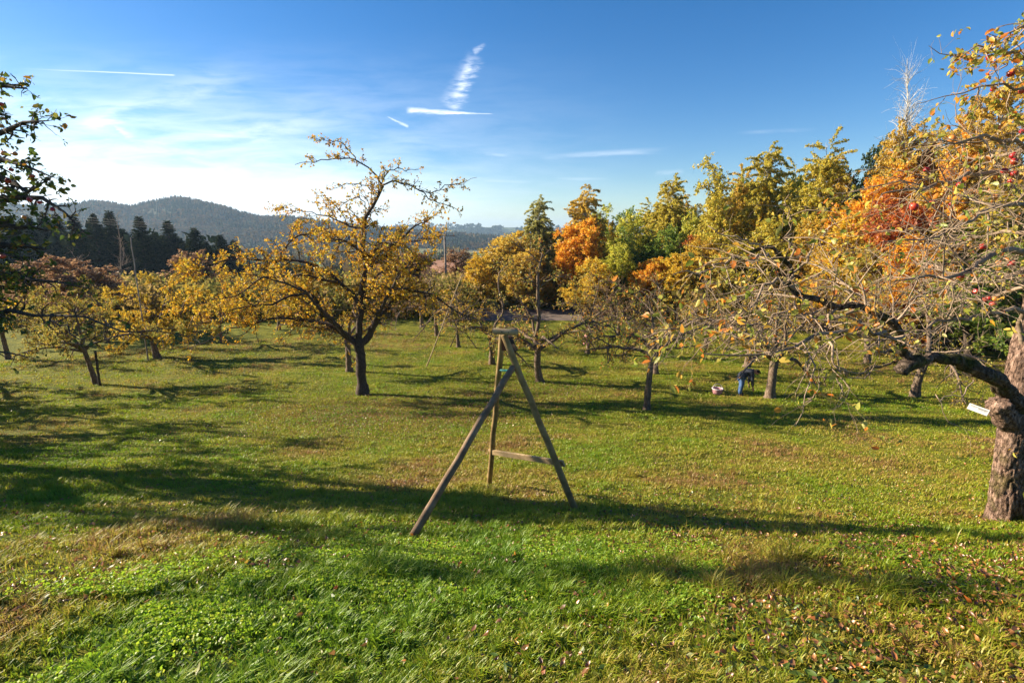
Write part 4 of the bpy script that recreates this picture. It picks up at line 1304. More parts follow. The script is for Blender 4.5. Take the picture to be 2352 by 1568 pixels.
def build_belt():
    used = set()
    g = "trees of the belt behind the orchard"
    B = [birch_proto(401, 14, LEAF_BIRCH, 1.0), birch_proto(402, 14, LEAF_BIRCH, 0.5, spread=2.2), birch_proto(403, 14, LEAF_BIRCH, 1.3)]
    Bare = birch_proto(404, 14, LEAF_BIRCHGOLD, 0.3, bare_top=True, dens=0.7)
    R = [broad_proto(411, 9, 3.0, LEAF_ORANGE), broad_proto(412, 9, 2.8, LEAF_LIME, 0.85), broad_proto(413, 9, 3.3, LEAF_GREEN)]
    Slim = broad_proto(414, 12, 1.5, LEAF_LIME, 0.6, 0.12, name="poplar")
    WB, WR, WS = 5.6, 6.2, 3.4
    T = [
        (R[0], WR, 1150, 532, 62, 150, LEAF_BIRCHGOLD, "orange-gold bushy tree at the far end of the belt, left of the grey-green birch", "tree"),
        (B[0], WB, 1232, 456, 66, 98, LEAF_BIRCHGREEN, "slim grey-green weeping birch standing alone at the far end of the belt", "birch"),
        (R[2], WR, 1262, 528, 70, 60, LEAF_DEEP, "small dark green tree just right of the grey-green birch", "tree"),
        (B[2], WB, 1345, 424, 64, 140, LEAF_BIRCHGOLD, "big golden weeping birch above the bright orange tree", "birch"),
        (R[0], WR, 1322, 502, 57, 135, LEAF_ORANGE, "bright orange tree below the big golden birch", "tree"),
        (R[1], WR, 1392, 540, 54, 110, LEAF_LIME, "yellow-green bushy tree right of the bright orange tree", "tree"),
        (R[2], WR, 1424, 480, 68, 110, LEAF_GREEN, "deep green round tree between the two weeping birches", "tree"),
        (R[1], WR, 1470, 484, 59, 100, LEAF_LIME, "tall yellow-green tree in front of the deep green round one", "tree"),
        (B[0], WB, 1546, 410, 62, 118, LEAF_BIRCH, "olive weeping birch with a rounded top above the green trees", "birch"),
        (R[2], WR, 1540, 520, 54, 140, LEAF_GREEN, "green bushy tree below the olive weeping birch", "tree"),
        (R[0], WR, 1590, 540, 56, 74, LEAF_RUST, "small rust-red tree under the slim poplar", "tree"),
        (R[0], WR, 1486, 590, 50, 100, LEAF_ORANGE, "low orange tree at the foot of the belt", "tree"),
        (Slim, WS, 1664, 358, 50, 110, LEAF_BIRCH, "slim pointed poplar rising against the sky left of the tall birches", "poplar"),
        (R[1], WR, 1622, 540, 48, 130, LEAF_BIRCHGOLD, "yellow-olive bushy tree at the foot of the slim poplar", "tree"),
        (B[1], WB, 1722, 388, 53, 100, LEAF_BIRCHGOLD, "golden-brown birch leaning on the left of the broad olive birch", "birch"),
        (B[0], WB, 1782, 342, 50, 140, LEAF_BIRCH, "broad tall olive birch with a white trunk between poplar and leaning birch", "birch"),
        (B[1], WB, 1890, 316, 46, 132, LEAF_BIRCH, "tall ragged birch with bare white lower trunk and brownish crown", "birch"),
        (R[2], WR, 2000, 326, 52, 100, LEAF_DEEP, "dark green tree peeping over the orange maple", "tree"),
        (R[0], WR, 2010, 384, 42, 190, LEAF_ORANGE, "orange-yellow maple below the dark green tree top", "maple"),
        (Bare, WB, 2108, 284, 42, 130, LEAF_BIRCHGOLD, "birch with a bare twiggy top right of the orange maple", "birch"),
        (R[0], WR, 2110, 450, 36, 190, LEAF_RUST, "rust-red tree behind the apple branches on the right", "tree"),
        (B[2], WB, 2235, 222, 38, 190, LEAF_BIRCHGOLD, "very tall brown-gold birch near the right edge", "birch"),
        (B[0], WB, 2350, 185, 36, 170, LEAF_BIRCHGOLD, "tallest birch at the right edge behind the apple tree", "birch"),
        (R[1], WR, 1910, 505, 40, 220, LEAF_YELLOW, "yellow bushy tree below the tall ragged birch", "tree"),
        (R[1], WR, 2215, 500, 34, 240, LEAF_LIME, "yellow-green bushy tree below the very tall brown-gold birch", "tree"),
        (R[2], WR, 1745, 500, 46, 180, LEAF_BIRCH, "olive bushy tree at the foot of the broad tall birch", "tree"),
        (R[2], WR, 2360, 430, 33, 240, LEAF_BIRCH, "olive bushy tree at the right edge behind the pale trunk", "tree"),
        (B[0], WB, 1300, 520, 78, 80, LEAF_BIRCHGREEN, "green birch in the back row right of the grey-green weeping birch", "birch"),
        (Slim, WS, 1385, 470, 74, 80, LEAF_LIME, "upright yellow-green tree in the back row between golden birch and deep green tree", "tree"),
        (B[1], WB, 1505, 462, 70, 90, LEAF_BIRCH, "olive birch in the back row left of the rounded olive birch", "birch"),
        (B[2], WB, 1602, 450, 66, 95, LEAF_BIRCHGOLD, "golden birch in the back row left of the slim poplar", "birch"),
        (Slim, WS, 1625, 470, 60, 90, LEAF_YELLOW, "upright yellow tree in the back row left of the slim poplar", "tree"),
        (B[0], WB, 1712, 400, 62, 100, LEAF_LIME, "green birch in the back row right of the slim poplar", "birch"),
        (B[1], WB, 1838, 375, 58, 100, LEAF_BIRCH, "olive birch in the back row between the two tallest middle birches", "birch"),
        (B[2], WB, 1945, 365, 54, 110, LEAF_BIRCHGOLD, "golden birch in the back row right of the tall ragged birch", "birch"),
        (B[1], WB, 2070, 345, 50, 120, LEAF_BIRCHGOLD, "brown-gold birch in the back row under the bare-topped birch", "birch"),
        (B[0], WB, 2175, 285, 46, 130, LEAF_BIRCH, "olive-brown birch in the back row before the very tall birch", "birch"),
        (B[2], WB, 2295, 240, 42, 150, LEAF_BIRCHGOLD, "gold birch in the back row beneath the tallest birch", "birch"),
        (R[0], WR, 2150, 540, 32, 190, LEAF_ORANGE, "orange-yellow tree low behind the thick mossy limb", "tree"),
        (R[2], WR, 2280, 560, 30, 220, LEAF_GREEN, "dark green bushy tree low behind the pale trunk", "tree"),
        (Slim, WS, 1270, 545, 74, 60, LEAF_YELLOW, "thin yellow tree at the far end right of the grey-green weeping birch", "tree"),
        (Slim, WS, 1412, 505, 62, 70, LEAF_YELLOW, "thin upright yellow tree left of the deep green round one", "tree"),
        (Slim, WS, 1450, 520, 55, 70, LEAF_GREEN, "thin upright green tree in front of the deep green round one", "tree"),
        (B[1], WB, 1500, 520, 57, 80, LEAF_LIME, "young yellow-green birch left of the rounded olive birch", "birch"),
        (Slim, WS, 1575, 480, 57, 70, LEAF_LIME, "thin upright tree right of the rounded olive birch", "tree"),
        (B[0], WB, 1640, 440, 55, 80, LEAF_BIRCH, "young olive birch touching the slim poplar on its left", "birch"),
        (Slim, WS, 1690, 450, 50, 70, LEAF_BIRCHGOLD, "thin golden tree touching the slim poplar on its right", "tree"),
        (B[2], WB, 1750, 430, 48, 90, LEAF_YELLOW, "young yellow birch in front of the broad olive birch", "birch"),
        (Slim, WS, 1835, 400, 48, 80, LEAF_LIME, "thin yellow-green tree left of the tall ragged birch", "tree"),
        (B[1], WB, 1940, 440, 44, 90, LEAF_LIME, "young yellow-green birch right of the tall ragged birch", "birch"),
        (Slim, WS, 2060, 330, 45, 90, LEAF_BIRCHGOLD, "thin brown-gold tree right of the dark green tree top", "tree"),
        (B[0], WB, 2150, 330, 41, 110, LEAF_RUST, "rust-brown birch right of the bare-topped birch", "birch"),
        (B[1], WB, 2210, 300, 37, 120, LEAF_ORANGE, "orange-brown birch in front of the very tall brown-gold one", "birch"),
        (R[1], WR, 1262, 590, 60, 90, LEAF_OLIVE, "low olive-gold tree in the gap right of the grey-green weeping birch", "tree"),
        (R[1], WR, 1110, 585, 58, 110, LEAF_YELLOW, "low yellow tree at the far left end of the belt", "tree"),
        (R[0], WR, 1195, 570, 57, 110, LEAF_BIRCHGOLD, "low golden bush-like tree in front of the grey-green birch", "tree"),
        (R[1], WR, 1345, 590, 51, 130, LEAF_YELLOW, "low yellow tree in front of the bright orange one", "tree"),
        (R[2], WR, 1430, 560, 52, 120, LEAF_LIME, "mid-green tree filling the gap under the deep green round tree", "tree"),
        (R[0], WR, 1560, 580, 49, 120, LEAF_YELLOW, "small golden tree in front of the rust-red one", "tree"),
        (R[1], WR, 1690, 560, 46, 130, LEAF_OLIVE, "olive-gold tree between poplar and broad olive birch, low in front", "tree"),
        (R[1], WR, 1830, 500, 44, 150, LEAF_BIRCHGOLD, "golden-brown tree between the two tallest middle birches", "tree"),
        (R[2], WR, 1960, 480, 41, 150, LEAF_BIRCHGOLD, "brown-gold tree at the left foot of the orange maple", "tree"),
        (R[0], WR, 2170, 400, 38, 170, LEAF_BIRCHGOLD, "brown-gold tree between the bare-topped and the very tall birch", "tree"),
        (R[2], WR, 2290, 360, 36, 190, LEAF_LIME, "tall yellow-green tree in the gap before the tallest birch", "tree"),
        (R[0], WR, 2050, 560, 35, 170, LEAF_OLIVE, "low olive-gold tree in front of the rust-red one", "tree"),
    ]
    for i, (pr, w, u, vt, y, wp, lm, lab, cat) in enumerate(T):
        place(pr, used, u, vt, y, wp * (0.95 if pr in B or pr is Bare or pr is Slim else 1.0), w, lab, g, lm, rz=1.7 * i + 0.4, cat=cat, bark=BIRCH_BARK if cat in ("birch",) else None)
    # left background
    gl = "bare and brown trees beyond the left of the orchard"
    place(R[2], used, 165, 585, 40, 190, WR, "round reddish-brown tree behind the left orchard trees", gl, LEAF_BROWN, 2.0, cat="tree")
    place(R[0], used, 90, 600, 44, 150, WR, "lower brown tree left of the round reddish-brown one", gl, LEAF_BROWN, 3.3, cat="tree")
    place(R[1], used, 455, 572, 60, 130, WR, "twiggy grey-brown tree in front of the dark conifers", gl, LEAF_BROWN, 0.7, cat="tree")
    place(R[1], used, 1055, 570, 80, 120, WR, "brownish tree behind the utility pole", gl, LEAF_BROWN, 0.7, cat="tree")
    place(R[0], used, 930, 575, 72, 140, WR, "brown-orange tree left of the brown roof", gl, LEAF_BROWN, 5.7, cat="tree")
    # a bare grey tree
    reseed(430)
    x, y = ray(216, 480)[0] * 52, 52
    b = np.array([x, y, float(G(x, y))])
    bt = thing("bare_tree", "bare grey leafless tree standing in front of the conifers", "tree", b, gl)
    hh = pt(216, 482, y)[2] - b[2]
    L = []
    for k in range(3):
        d = np.array([0.12 * rng.normal(), 0.1 * rng.normal(), 1.0])
        p = [b]
        for i in range(11):
            d = nrm(d + 0.10 * rng.normal(size=3) + np.array([0, 0, 0.1]))
            p.append(p[-1] + d * hh * (0.7 + 0.3 * (k == 0)) / 11)
        L.append((np.array(p), 0.14 * np.linspace(1, 0.12, 12)))
    pr, tw, _ = ramify(L, 6, 2.2, (0.8, 2.2), 3.0, (0.4, 1.0), 0.4, 0.0, 0.04, 0.016, t0=0.3)
    finish_tree(bt, pr, None, TWIG, None)
    # dark conifers
    C = [conifer_proto(421, 19, 3.4), conifer_proto(422, 19, 4.2)]
    gc = "dark conifers at the forest edge"
    heights = [(20, 490, "broad dark conifer left of all, behind the leafy edge tree"), (62, 472, "dark conifer half hidden by the leafy left branches"), (98, 480, "narrow dark conifer second right of the leafy left branches"),
               (130, 468, "pointed dark conifer below the left end of the hill"), (165, 486, "short dark conifer left of the bare grey tree"), (212, 468, "tallest dark conifer directly behind the bare grey tree"),
               (250, 478, "dark conifer just right of the bare grey tree"), (282, 502, "stubby conifer between two taller ones right of the bare tree"), (318, 490, "tapered conifer above the tall leaning pole"),
               (352, 512, "wide conifer right of the tall leaning pole"), (384, 500, "spiky conifer over the yellow apple tree"), (412, 522, "low conifer at the middle of the dark row"), (445, 516, "slender conifer over the grey-brown twiggy tree"),
               (472, 530, "blunt conifer second from the right end of the dark row"), (505, 532, "ragged conifer third from the end of the dark row"), (534, 528, "last dark conifer at the right end of the row"), (-30, 470, "dark conifer cut by the left edge")]
    for i, (u, vt, lab) in enumerate(heights):
        place(C[i % 2], used, u, vt + 10 + 16 * (i % 2), 118 + 9 * ((i * 5) % 4), 96 + 18 * ((i * 3) % 3), 4.6, lab, gc, None, rz=1.3 * i)
    reseed(431)
    V, Fc, rn = [], [], []
    M = 260
    u = rng.uniform(-250, 545, M)
    y = rng.uniform(135, 200, M)
    x = (u - 1176) / F * y / 0.97
    base = np.stack([x, y, G(x, y)], -1)
    h = rng.uniform(15, 22, M)
    V, Fc, r = puffs(base, h, h * 0.6, 150, h * 0.06)
    tag(mk("forest", V, Fc, NEEDLE, attrs={"rnd": r}), "dark mass of forest filling in behind the conifer row", "forest", kind="stuff")


def build_undergrowth():
    """thicket of shrubs along the foot of the belt and beyond the orchard on the left"""
    reseed(440)
    M = 520
    u = rng.uniform(-60, 2600, M)
    y = np.where(u > 1050, rng.uniform(0, 1, M) * 8 + np.interp(u, [1050, 1330, 1360, 1500, 2000, 2600], [60, 60, 50, 47, 38, 30]), 49 + 14 * rng.random(M))
    x = (u - 1176) / F * y / 0.99
    base = np.stack([x, y, G(x, y) - 0.2], -1)
    h = rng.uniform(1.8, 4.6, M)
    Vs, Fs, rs = puffs(base, h, h * 1.4, 330, h * 0.04 + 0.02)
    # thin upright stems between the leaves
    K = 1400
    j = rng.integers(0, M, K)
    p0 = base[j] + np.stack([rng.normal(size=K) * 0.9, rng.normal(size=K) * 0.9, np.zeros(K)], 1)
    top = p0 + np.stack([rng.normal(size=K) * 0.4, rng.normal(size=K) * 0.4, rng.uniform(1.5, 4.5, K)], 1)
    P = p0[:, None] + (top - p0)[:, None] * np.linspace(0, 1, 4)[None, :, None] + 0.05 * rng.normal(size=(K, 4, 3))
    V2, F2 = tubes(P, np.tile(0.022 * np.linspace(1, 0.3, 4), (K, 1)), 3)
    mat = leaf_mat("thicket_leaf", [(0.0, (0.10, 0.12, 0.025)), (0.35, (0.22, 0.19, 0.04)), (0.7, (0.40, 0.26, 0.06)), (1.0, (0.42, 0.29, 0.16))], 0.4, 0.0)
    V, Fc = join([(Vs, Fs), (V2, F2)])
    tag(mk("undergrowth", V, Fc, mat, attrs={"rnd": np.concatenate([rs, np.full(len(V2), 0.95)])}), "brown and olive thicket along the foot of the tree belt", "undergrowth", kind="stuff")


# ------------------------------------------------------------------ grass and fallen leaves
def meadow():
    reseed(500)
    n = 900000
    rmin, rmax, ex = 1.15, 42.0, 0.55
    q = rng.random(n)
    r = (rmin ** (1 - ex) + q * (rmax ** (1 - ex) - rmin ** (1 - ex))) ** (1 / (1 - ex))
    th = np.radians(rng.uniform(-56, 56, n))
    x, y = r * np.sin(th), r * np.cos(th)
    # clumps: pull part of the blades to tuft centres
    tuft = rng.random(n) < 0.45
    cs = 0.10 + 0.012 * r
    jx, jy = np.floor(x / cs), np.floor(y / cs)
    hsh = (np.sin(jx * 12.9898 + jy * 78.233) * 43758.5453) % 1
    hsh2 = (np.sin(jx * 39.346 + jy * 11.135) * 24634.6345) % 1
    x = np.where(tuft, (jx + 0.2 + 0.6 * hsh) * cs + 0.18 * cs * rng.normal(size=n), x)
    y = np.where(tuft, (jy + 0.2 + 0.6 * hsh2) * cs + 0.18 * cs * rng.normal(size=n), y)
    patch = fbm(x / 1.6 + 31, y / 1.6 + 7, 3)
    wide = fbm(x / 6.0 + 3, y / 6.0 + 77, 2)
    fine_ = vnoise(x / 0.3, y / 0.3)
    lush = np.exp(-((x - 0.1) / 2.3) ** 2 - ((y - 3.7) / 1.5) ** 2)      # greener tongue on the bank
    dry_left = np.clip((-x - 1.2) / 2.0, 0, 1) * np.clip((7 - y) / 3, 0, 1)
    tone = 0.43 + 1.25 * (patch - 0.5) + 0.8 * (wide - 0.5) + 0.3 * (fine_ - 0.5) + 0.17 * rng.normal(size=n) - 0.34 * lush + 0.26 * dry_left + 0.17 * np.clip((y - 6) / 6, 0, 1) + 0.10 * np.clip((x - 1.5) / 2, 0, 1) * np.clip((7 - y) / 2, 0, 1)
    tone = np.clip(tone, 0, 1)
    height = (0.026 + 0.034 * rng.random(n)) * (0.35 + 0.7 * vnoise(x / 0.45 + 5, y / 0.45) + 0.75 * vnoise(x / 0.17 + 15, y / 0.17 + 3) ** 1.5) * (1 + 0.5 * tuft * (hsh > 0.6)) * (1 + 0.5 * lush)
    long_ = fbm(x / 1.1 + 60, y / 1.1 + 2, 2) > 0.66
    height *= np.where(long_ & (r < 14), 1.45, 1.0)
    width = (0.0014 + 0.0014 * rng.random(n)) * (1 + 0.16 * r)
    height *= 1 + 0.006 * r
    bare = (fbm(x / 0.8 + 90, y / 0.8, 2) < 0.27) & (rng.random(n) < 0.75)
    keep = ~bare
    x, y, height, width, tone, tuft = x[keep], y[keep], height[keep], width[keep], tone[keep], tuft[keep]
    n = len(x)
    z = G(x, y)
    az = rng.random(n) * 6.283
    lean = height * (0.25 + 0.85 * rng.random(n))
    dx, dy = np.cos(az), np.sin(az)
    sx, sy = -dy, dx
    B = np.stack([x, y, z - 0.005], -1)
    D = np.stack([dx, dy, np.zeros(n)], -1)
    S = np.stack([sx, sy, np.zeros(n)], -1)
    Z = np.array([0, 0, 1.0])
    m = B + D * (lean * 0.35)[:, None] + Z * (height * 0.62)[:, None]
    t = B + D * lean[:, None] + Z * (height * (0.95 - 0.25 * rng.random(n)))[:, None]
    w = width[:, None]
    V = np.stack([B - S * w, B + S * w, m + S * w * 0.8, m - S * w * 0.8, t], 1)
    b = (np.arange(n) * 5)[:, None]
    Q = b + [0, 1, 2, 3]
    T = b + [3, 2, 4]
    tag(mk("grass", V, [Q, T], GRASS, attrs={"tone": np.repeat(tone, 5)}), "short dewy autumn meadow grass under the trees", "grass", kind="stuff")


def flat_leaves(x, y, size, lift, tilt, curl, wide=0.36):
    n = len(x)
    z = G(x, y) + lift
    az = rng.random(n) * 6.283
    el = tilt * rng.normal(size=n)
    d = np.stack([np.cos(az) * np.cos(el), np.sin(az) * np.cos(el), np.sin(el)], -1)
    nn = nrm(np.stack([tilt * rng.normal(size=n), tilt * rng.normal(size=n), np.ones(n)], -1))
    s = nrm(np.cross(d, nn))
    nn = np.cross(s, d)
    sz = size[:, None]
    c = np.stack([x, y, z], -1)
    cu = (curl * (rng.random(n) - 0.3))[:, None]
    b = c - d * sz * 0.5 + nn * sz * cu
    tip = c + d * sz * 0.5 + nn * sz * cu * rng.random((n, 1))
    l1, r1 = c - d * sz * 0.12 + s * sz * wide + nn * sz * cu * 0.8, c - d * sz * 0.12 - s * sz * wide + nn * sz * cu * 0.8
    l2, r2 = c + d * sz * 0.22 + s * sz * wide * 0.75 + nn * sz * cu * 0.7, c + d * sz * 0.22 - s * sz * wide * 0.75 + nn * sz * cu * 0.7
    V = np.stack([b, l1, l2, tip, r2, r1, c], 1)
    k = (np.arange(n) * 7)[:, None]
    T = np.concatenate([k + [0, 6, 1], k + [1, 6, 2], k + [2, 6, 3], k + [3, 6, 4], k + [4, 6, 5], k + [5, 6, 0]])
    return V.reshape(-1, 3), T, np.repeat(rng.random(n), 7)


def ground_cover():
    reseed(510)
    # clover on the crest of the bank: an arc from the lower left to the middle
    n = 30000
    u = rng.uniform(-50, 1650, n)
    vc = np.interp(u, [-50, 200, 450, 700, 950, 1200, 1400, 1650], [1500, 1450, 1390, 1320, 1280, 1275, 1290, 1310])
    v = vc + 55 * rng.normal(size=n) * np.interp(u, [-50, 500, 1650], [0.9, 1.0, 0.7])
    y0 = np.arange(1.2, 12, 0.02)
    ts = (v - 784) / F
    yy = CP - ts * SP
    sl = (-SP - ts * CP) / yy
    gz = np.interp(y0, _ty, _tz)
    y = np.array([y0[np.argmax(s_ * y0 <= gz)] for s_ in sl])
    x = (u - 1176) / F / yy * y + 0.05 * rng.normal(size=n)
    y = y + 0.06 * rng.normal(size=n)
    ok = (fbm(x / 0.55 + 4, y / 0.55, 2) > 0.38) & (y > 1.3)
    x, y = np.repeat(x[ok], 3), np.repeat(y[ok], 3)
    a = np.tile(np.array([0, 2.09, 4.19]), ok.sum()) + np.repeat(rng.random(ok.sum()) * 6.28, 3)
    lift = np.repeat(0.025 + 0.035 * rng.random(ok.sum()), 3)
    V, T, r = flat_leaves(x + 0.009 * np.cos(a), y + 0.009 * np.sin(a), (0.008 + 0.013 * rng.random(len(x))), lift, 0.75, 0.2, 0.42)
    tag(mk("clover", V, T, CLOVER, attrs={"rnd": r}), "bright green clover along the crest of the near bank", "clover", kind="stuff")
    # broad-leaved weeds through the whole near meadow
    n = 52000
    r_ = 1.3 * (16 / 1.3) ** (rng.random(n) ** 0.9)
    th = np.radians(rng.uniform(-54, 54, n))
    x, y = r_ * np.sin(th), r_ * np.cos(th)
    p = fbm(x / 1.2 + 8, y / 1.2 + 50, 2)
    right = np.clip((x - 0.8) / 1.5, 0, 1) + np.clip((y - 5) / 3, 0, 1) * 0.7 + np.clip((-x - 1) / 2, 0, 1) * 0.4
    ok = rng.random(n) < np.clip((p - 0.30) * 2.2, 0, 1) * np.clip(0.15 + right, 0, 1)
    x, y, r_ = x[ok], y[ok], r_[ok]
    V, T, r = flat_leaves(x, y, (0.022 + 0.036 * rng.random(len(x)) ** 1.4) * (1 - 0.3 * np.clip((r_ - 5) / 10, 0, 1)), 0.015 + 0.03 * rng.random(len(x)), 0.45, 0.3, 0.22)
    tag(mk("weeds", V, T, WEED, attrs={"rnd": r}), "small broad-leaved plants among the meadow grass", "weeds", kind="stuff")
    # fallen leaves
    c1, c2 = at(905, 945), at(2050, 1330)
    xs, ys = [], []
    m = 16000
    xs.append(c1[0] + 2.9 * rng.normal(size=m)); ys.append(c1[1] - 0.5 + 2.2 * rng.normal(size=m))
    m = 6000
    xs.append(c2[0] + 1.6 * rng.normal(size=m)); ys.append(c2[1] - 0.3 + 1.3 * rng.normal(size=m))
    m = 9000
    rr = 3.5 * (30 / 3.5) ** rng.random(m)
    th = np.radians(rng.uniform(-50, 50, m))
    xs.append(rr * np.sin(th)); ys.append(rr * np.cos(th))
    c3 = at(1250, 900)
    m = 5000
    xs.append(c3[0] + 2.2 * rng.normal(size=m)); ys.append(c3[1] + 1.3 * rng.normal(size=m))
    m = 700
    xs.append(1.0 + 0.6 * rng.normal(size=60)); ys.append(2.3 + 0.6 * rng.normal(size=60))
    x, y = np.concatenate(xs), np.concatenate(ys)
    ok = (y > 1.4)
    x, y = x[ok], y[ok]
    V, T, r = flat_leaves(x, y, 0.018 + 0.032 * rng.random(len(x)) ** 1.4, 0.02 + 0.025 * rng.random(len(x)) + 0.03 * np.clip((y - 8) / 5, 0, 1), 0.5, 1.1, 0.28)
    tag(mk("fallen_leaves", V, T, FALLEN, attrs={"rnd": r}), "fallen brown and orange leaves scattered over the meadow", "leaves", kind="stuff")


# ------------------------------------------------------------------ made things
WOOD = noise_mat("weathered_pine", [(0.3, (0.17, 0.105, 0.04)), (0.55, (0.32, 0.215, 0.09)), (0.8, (0.44, 0.32, 0.16))], 6.0, (1, 1, 1), 6, 0.75, 0.35)
WOOD_GREY = noise_mat("grey_timber", [(0.3, (0.13, 0.08, 0.045)), (0.55, (0.24, 0.155, 0.09)), (0.75, (0.34, 0.24, 0.16))], 7.0, (1, 1, 1), 6, 0.8, 0.35)
WOOD_PALE = noise_mat("fresh_pine", [(0.3, (0.32, 0.21, 0.10)), (0.7, (0.50, 0.37, 0.21))], 9.0, (1, 1, 1), 5, 0.75, 0.25)
WOOD_DARK = noise_mat("dark_timber", [(0.3, (0.035, 0.025, 0.018)), (0.7, (0.11, 0.08, 0.055))], 8.0, rough=0.85, bump=0.3)
POLE_WOOD = noise_mat("pole_wood", [(0.3, (0.20, 0.16, 0.13)), (0.7, (0.42, 0.35, 0.29))], 5.0, (1, 1, 0.4), 5, 0.85, 0.3)


def plain(name, c, rough=0.6, spec=0.3):
    return noise_mat(name, [(0.3, tuple(k * 0.85 for k in c)), (0.7, c)], 14.0, rough=rough, spec=spec)


def rod(p0, p1, r0, r1=None, S=14, K=8, wob=0.0, cap=True):
    """closed round timber from p0 to p1 with bevelled ends"""
    r1 = r0 if r1 is None else r1
    p0, p1 = np.asarray(p0, float), np.asarray(p1, float)
    d = (p1 - p0) / np.linalg.norm(p1 - p0)
    t = np.linspace(0, 1, K)
    P = p0 + (p1 - p0) * t[:, None]
    if wob:
        P[1:-1] += wob * rng.normal(size=(K - 2, 3))
    R = r0 + (r1 - r0) * t
    if cap:
        e = min(r0, r1) * 0.18
        P = np.concatenate([[P[0]], [P[0]], [P[0] + d * e], P[1:-1], [P[-1] - d * e], [P[-1]], [P[-1]]])
        R = np.concatenate([[1e-4], [R[0] * 0.86], [R[0]], R[1:-1], [R[-1]], [R[-1] * 0.86], [1e-4]])
    return tubes(P[None], R[None], S)


def box(c, ax, ay, az, sx, sy, sz, bev=0.006):
    """bevelled box with given axes and sizes"""
    bm = bmesh.new()
    bmesh.ops.create_cube(bm, size=1.0)
    for v in bm.verts:
        v.co = Vector((v.co.x * sx, v.co.y * sy, v.co.z * sz))
    if bev:
        bmesh.ops.bevel(bm, geom=bm.edges[:], offset=bev, segments=2, affect="EDGES")
    bmesh.ops.triangulate(bm, faces=bm.faces[:])
    V = np.array([v.co[:] for v in bm.verts])
    T = np.array([[v.index for v in f.verts] for f in bm.faces])
    bm.free()
    A = np.stack([nrm(np.asarray(a, float)) for a in (ax, ay, az)])
    return V @ A + np.asarray(c, float), T


def put(name, shapes, mat, root, smooth=True):
    V, Fc = join(shapes)
    o = mk(name, V - np.array(root.location), Fc, mat, root, smooth=smooth)
    return o


def swing_frame():
    reseed(600)
    fr = at(1331, 1172)
    fl = at(928, 1237)
    fb = at(1121, 1112)
    c = (fr + fl + fb) / 3
    c[2] = float(G(c[0], c[1]))
    root = thing("swing_frame", "wooden tripod frame of round poles with a short crossbar on top, standing in mid-meadow", "wooden frame", c)
    yt = fr[1] + 0.18
    # the two legs that carry the crossbar
    apex_r = pt(1157, 768, yt - 0.05)
    apex_l = pt(1153, 770, fb[1] - 0.45)
    apex_l[1] = apex_r[1] + 0.17
    apex_l = pt(1153, 769, apex_l[1])
    put("leg", [rod(fr - [0, 0, .12], apex_r, 0.042, 0.039, 16, 10, 0.004)], WOOD, root)
    put("leg", [rod(fb - [0, 0, .12], apex_l, 0.042, 0.037, 16, 10, 0.004)], WOOD, root)
    # the third pole leans in and is bolted below the top
    yj = (fr[1] + (apex_r[1] - fr[1]) * 0.78) - 0.02
    top = pt(1179, 842, yj)
    put("leg", [rod(fl - [0, 0, .12], top, 0.042, 0.038, 16, 10, 0.004)], WOOD_GREY, root)
    cb0, cb1 = pt(1133, 760, yt - 0.10), pt(1190, 763, yt - 0.16)
    put("crossbar", [rod(cb0, cb1, 0.036, 0.036, 16, 4)], WOOD_PALE, root)
    # bolt heads
    for t in (0.35, 0.62):
        p = cb0 + (cb1 - cb0) * t
        put("bolt", [rod(p - [0, .041, 0], p - [0, .034, 0], 0.008, 0.008, 8, 3)], plain("bolt_steel", (0.05, 0.045, 0.04), 0.5), root)
    # boards behind the apex
    a0, a1 = pt(1170, 775, yt + 0.10), pt(1183, 803, yt + 0.02)
    put("side_plate", [box((a0 + a1) / 2, a1 - a0, np.cross(a1 - a0, [0, 1, 0.2]), np.cross(a1 - a0, np.cross(a1 - a0, [0, 1, 0.2])), np.linalg.norm(a1 - a0) + .05, 0.06, 0.02, 0.004)], WOOD_DARK, root, False)
    q = pt(1163, 789, yt + 0.09)
    put("gusset", [box(q, [1, 0, 0], [0, 1, 0], [0, 0, 1], 0.11, 0.02, 0.17, 0.004)], plain("reddish_board", (0.16, 0.055, 0.03)), root, False)
    # green rung
    g0, g1 = pt(1149, 850, apex_l[1] - 0.03), pt(1191, 852.5, yt - 0.03)
    put("rung", [rod(g0, g1, 0.014, 0.014, 12, 4)], plain("turquoise_plastic", (0.10, 0.50, 0.36), 0.35, 0.5), root)
    # low plank between the two legs
    def on(a, b, v):
        for t in np.linspace(0, 1, 400):
            p = a + (b - a) * t
            tt = (-p[2] * CP - p[1] * SP) / (p[1] * CP - p[2] * SP)
            if 784 + tt * F <= v:
                return p
        return b
    p0, p1 = on(fb, apex_l, 1034), on(fr, apex_r, 1069)
    p0, p1 = p0 - [0, 0.06, 0], p1 + [0.02, 0.065, 0]
    d = nrm(p1 - p0)
    up = nrm(np.cross(d, [0, 1, 0]) * -1)
    up = up if up[2] > 0 else -up
    put("plank", [box((p0 + p1) / 2, d, np.cross(up, d), up, np.linalg.norm(p1 - p0) + 0.1, 0.028, 0.085, 0.004)], WOOD_PALE, root, False)


def simple_rod_thing(name, label, cat, u0, v0, u1, v1, ytop, r0, r1, mat, group=None, seed=1, wob=0.01):
    reseed(seed)
    b = at(u0, v0)
    o_top = pt(u1, v1, ytop)
    V, Q = rod(b - [0, 0, 0.1], o_top, r0, r1, 10, 12, wob)
    o = mk(name, V - b, Q, mat)
    o.location = [float(k) for k in b]
    tag(o, label, cat, group)
    return o


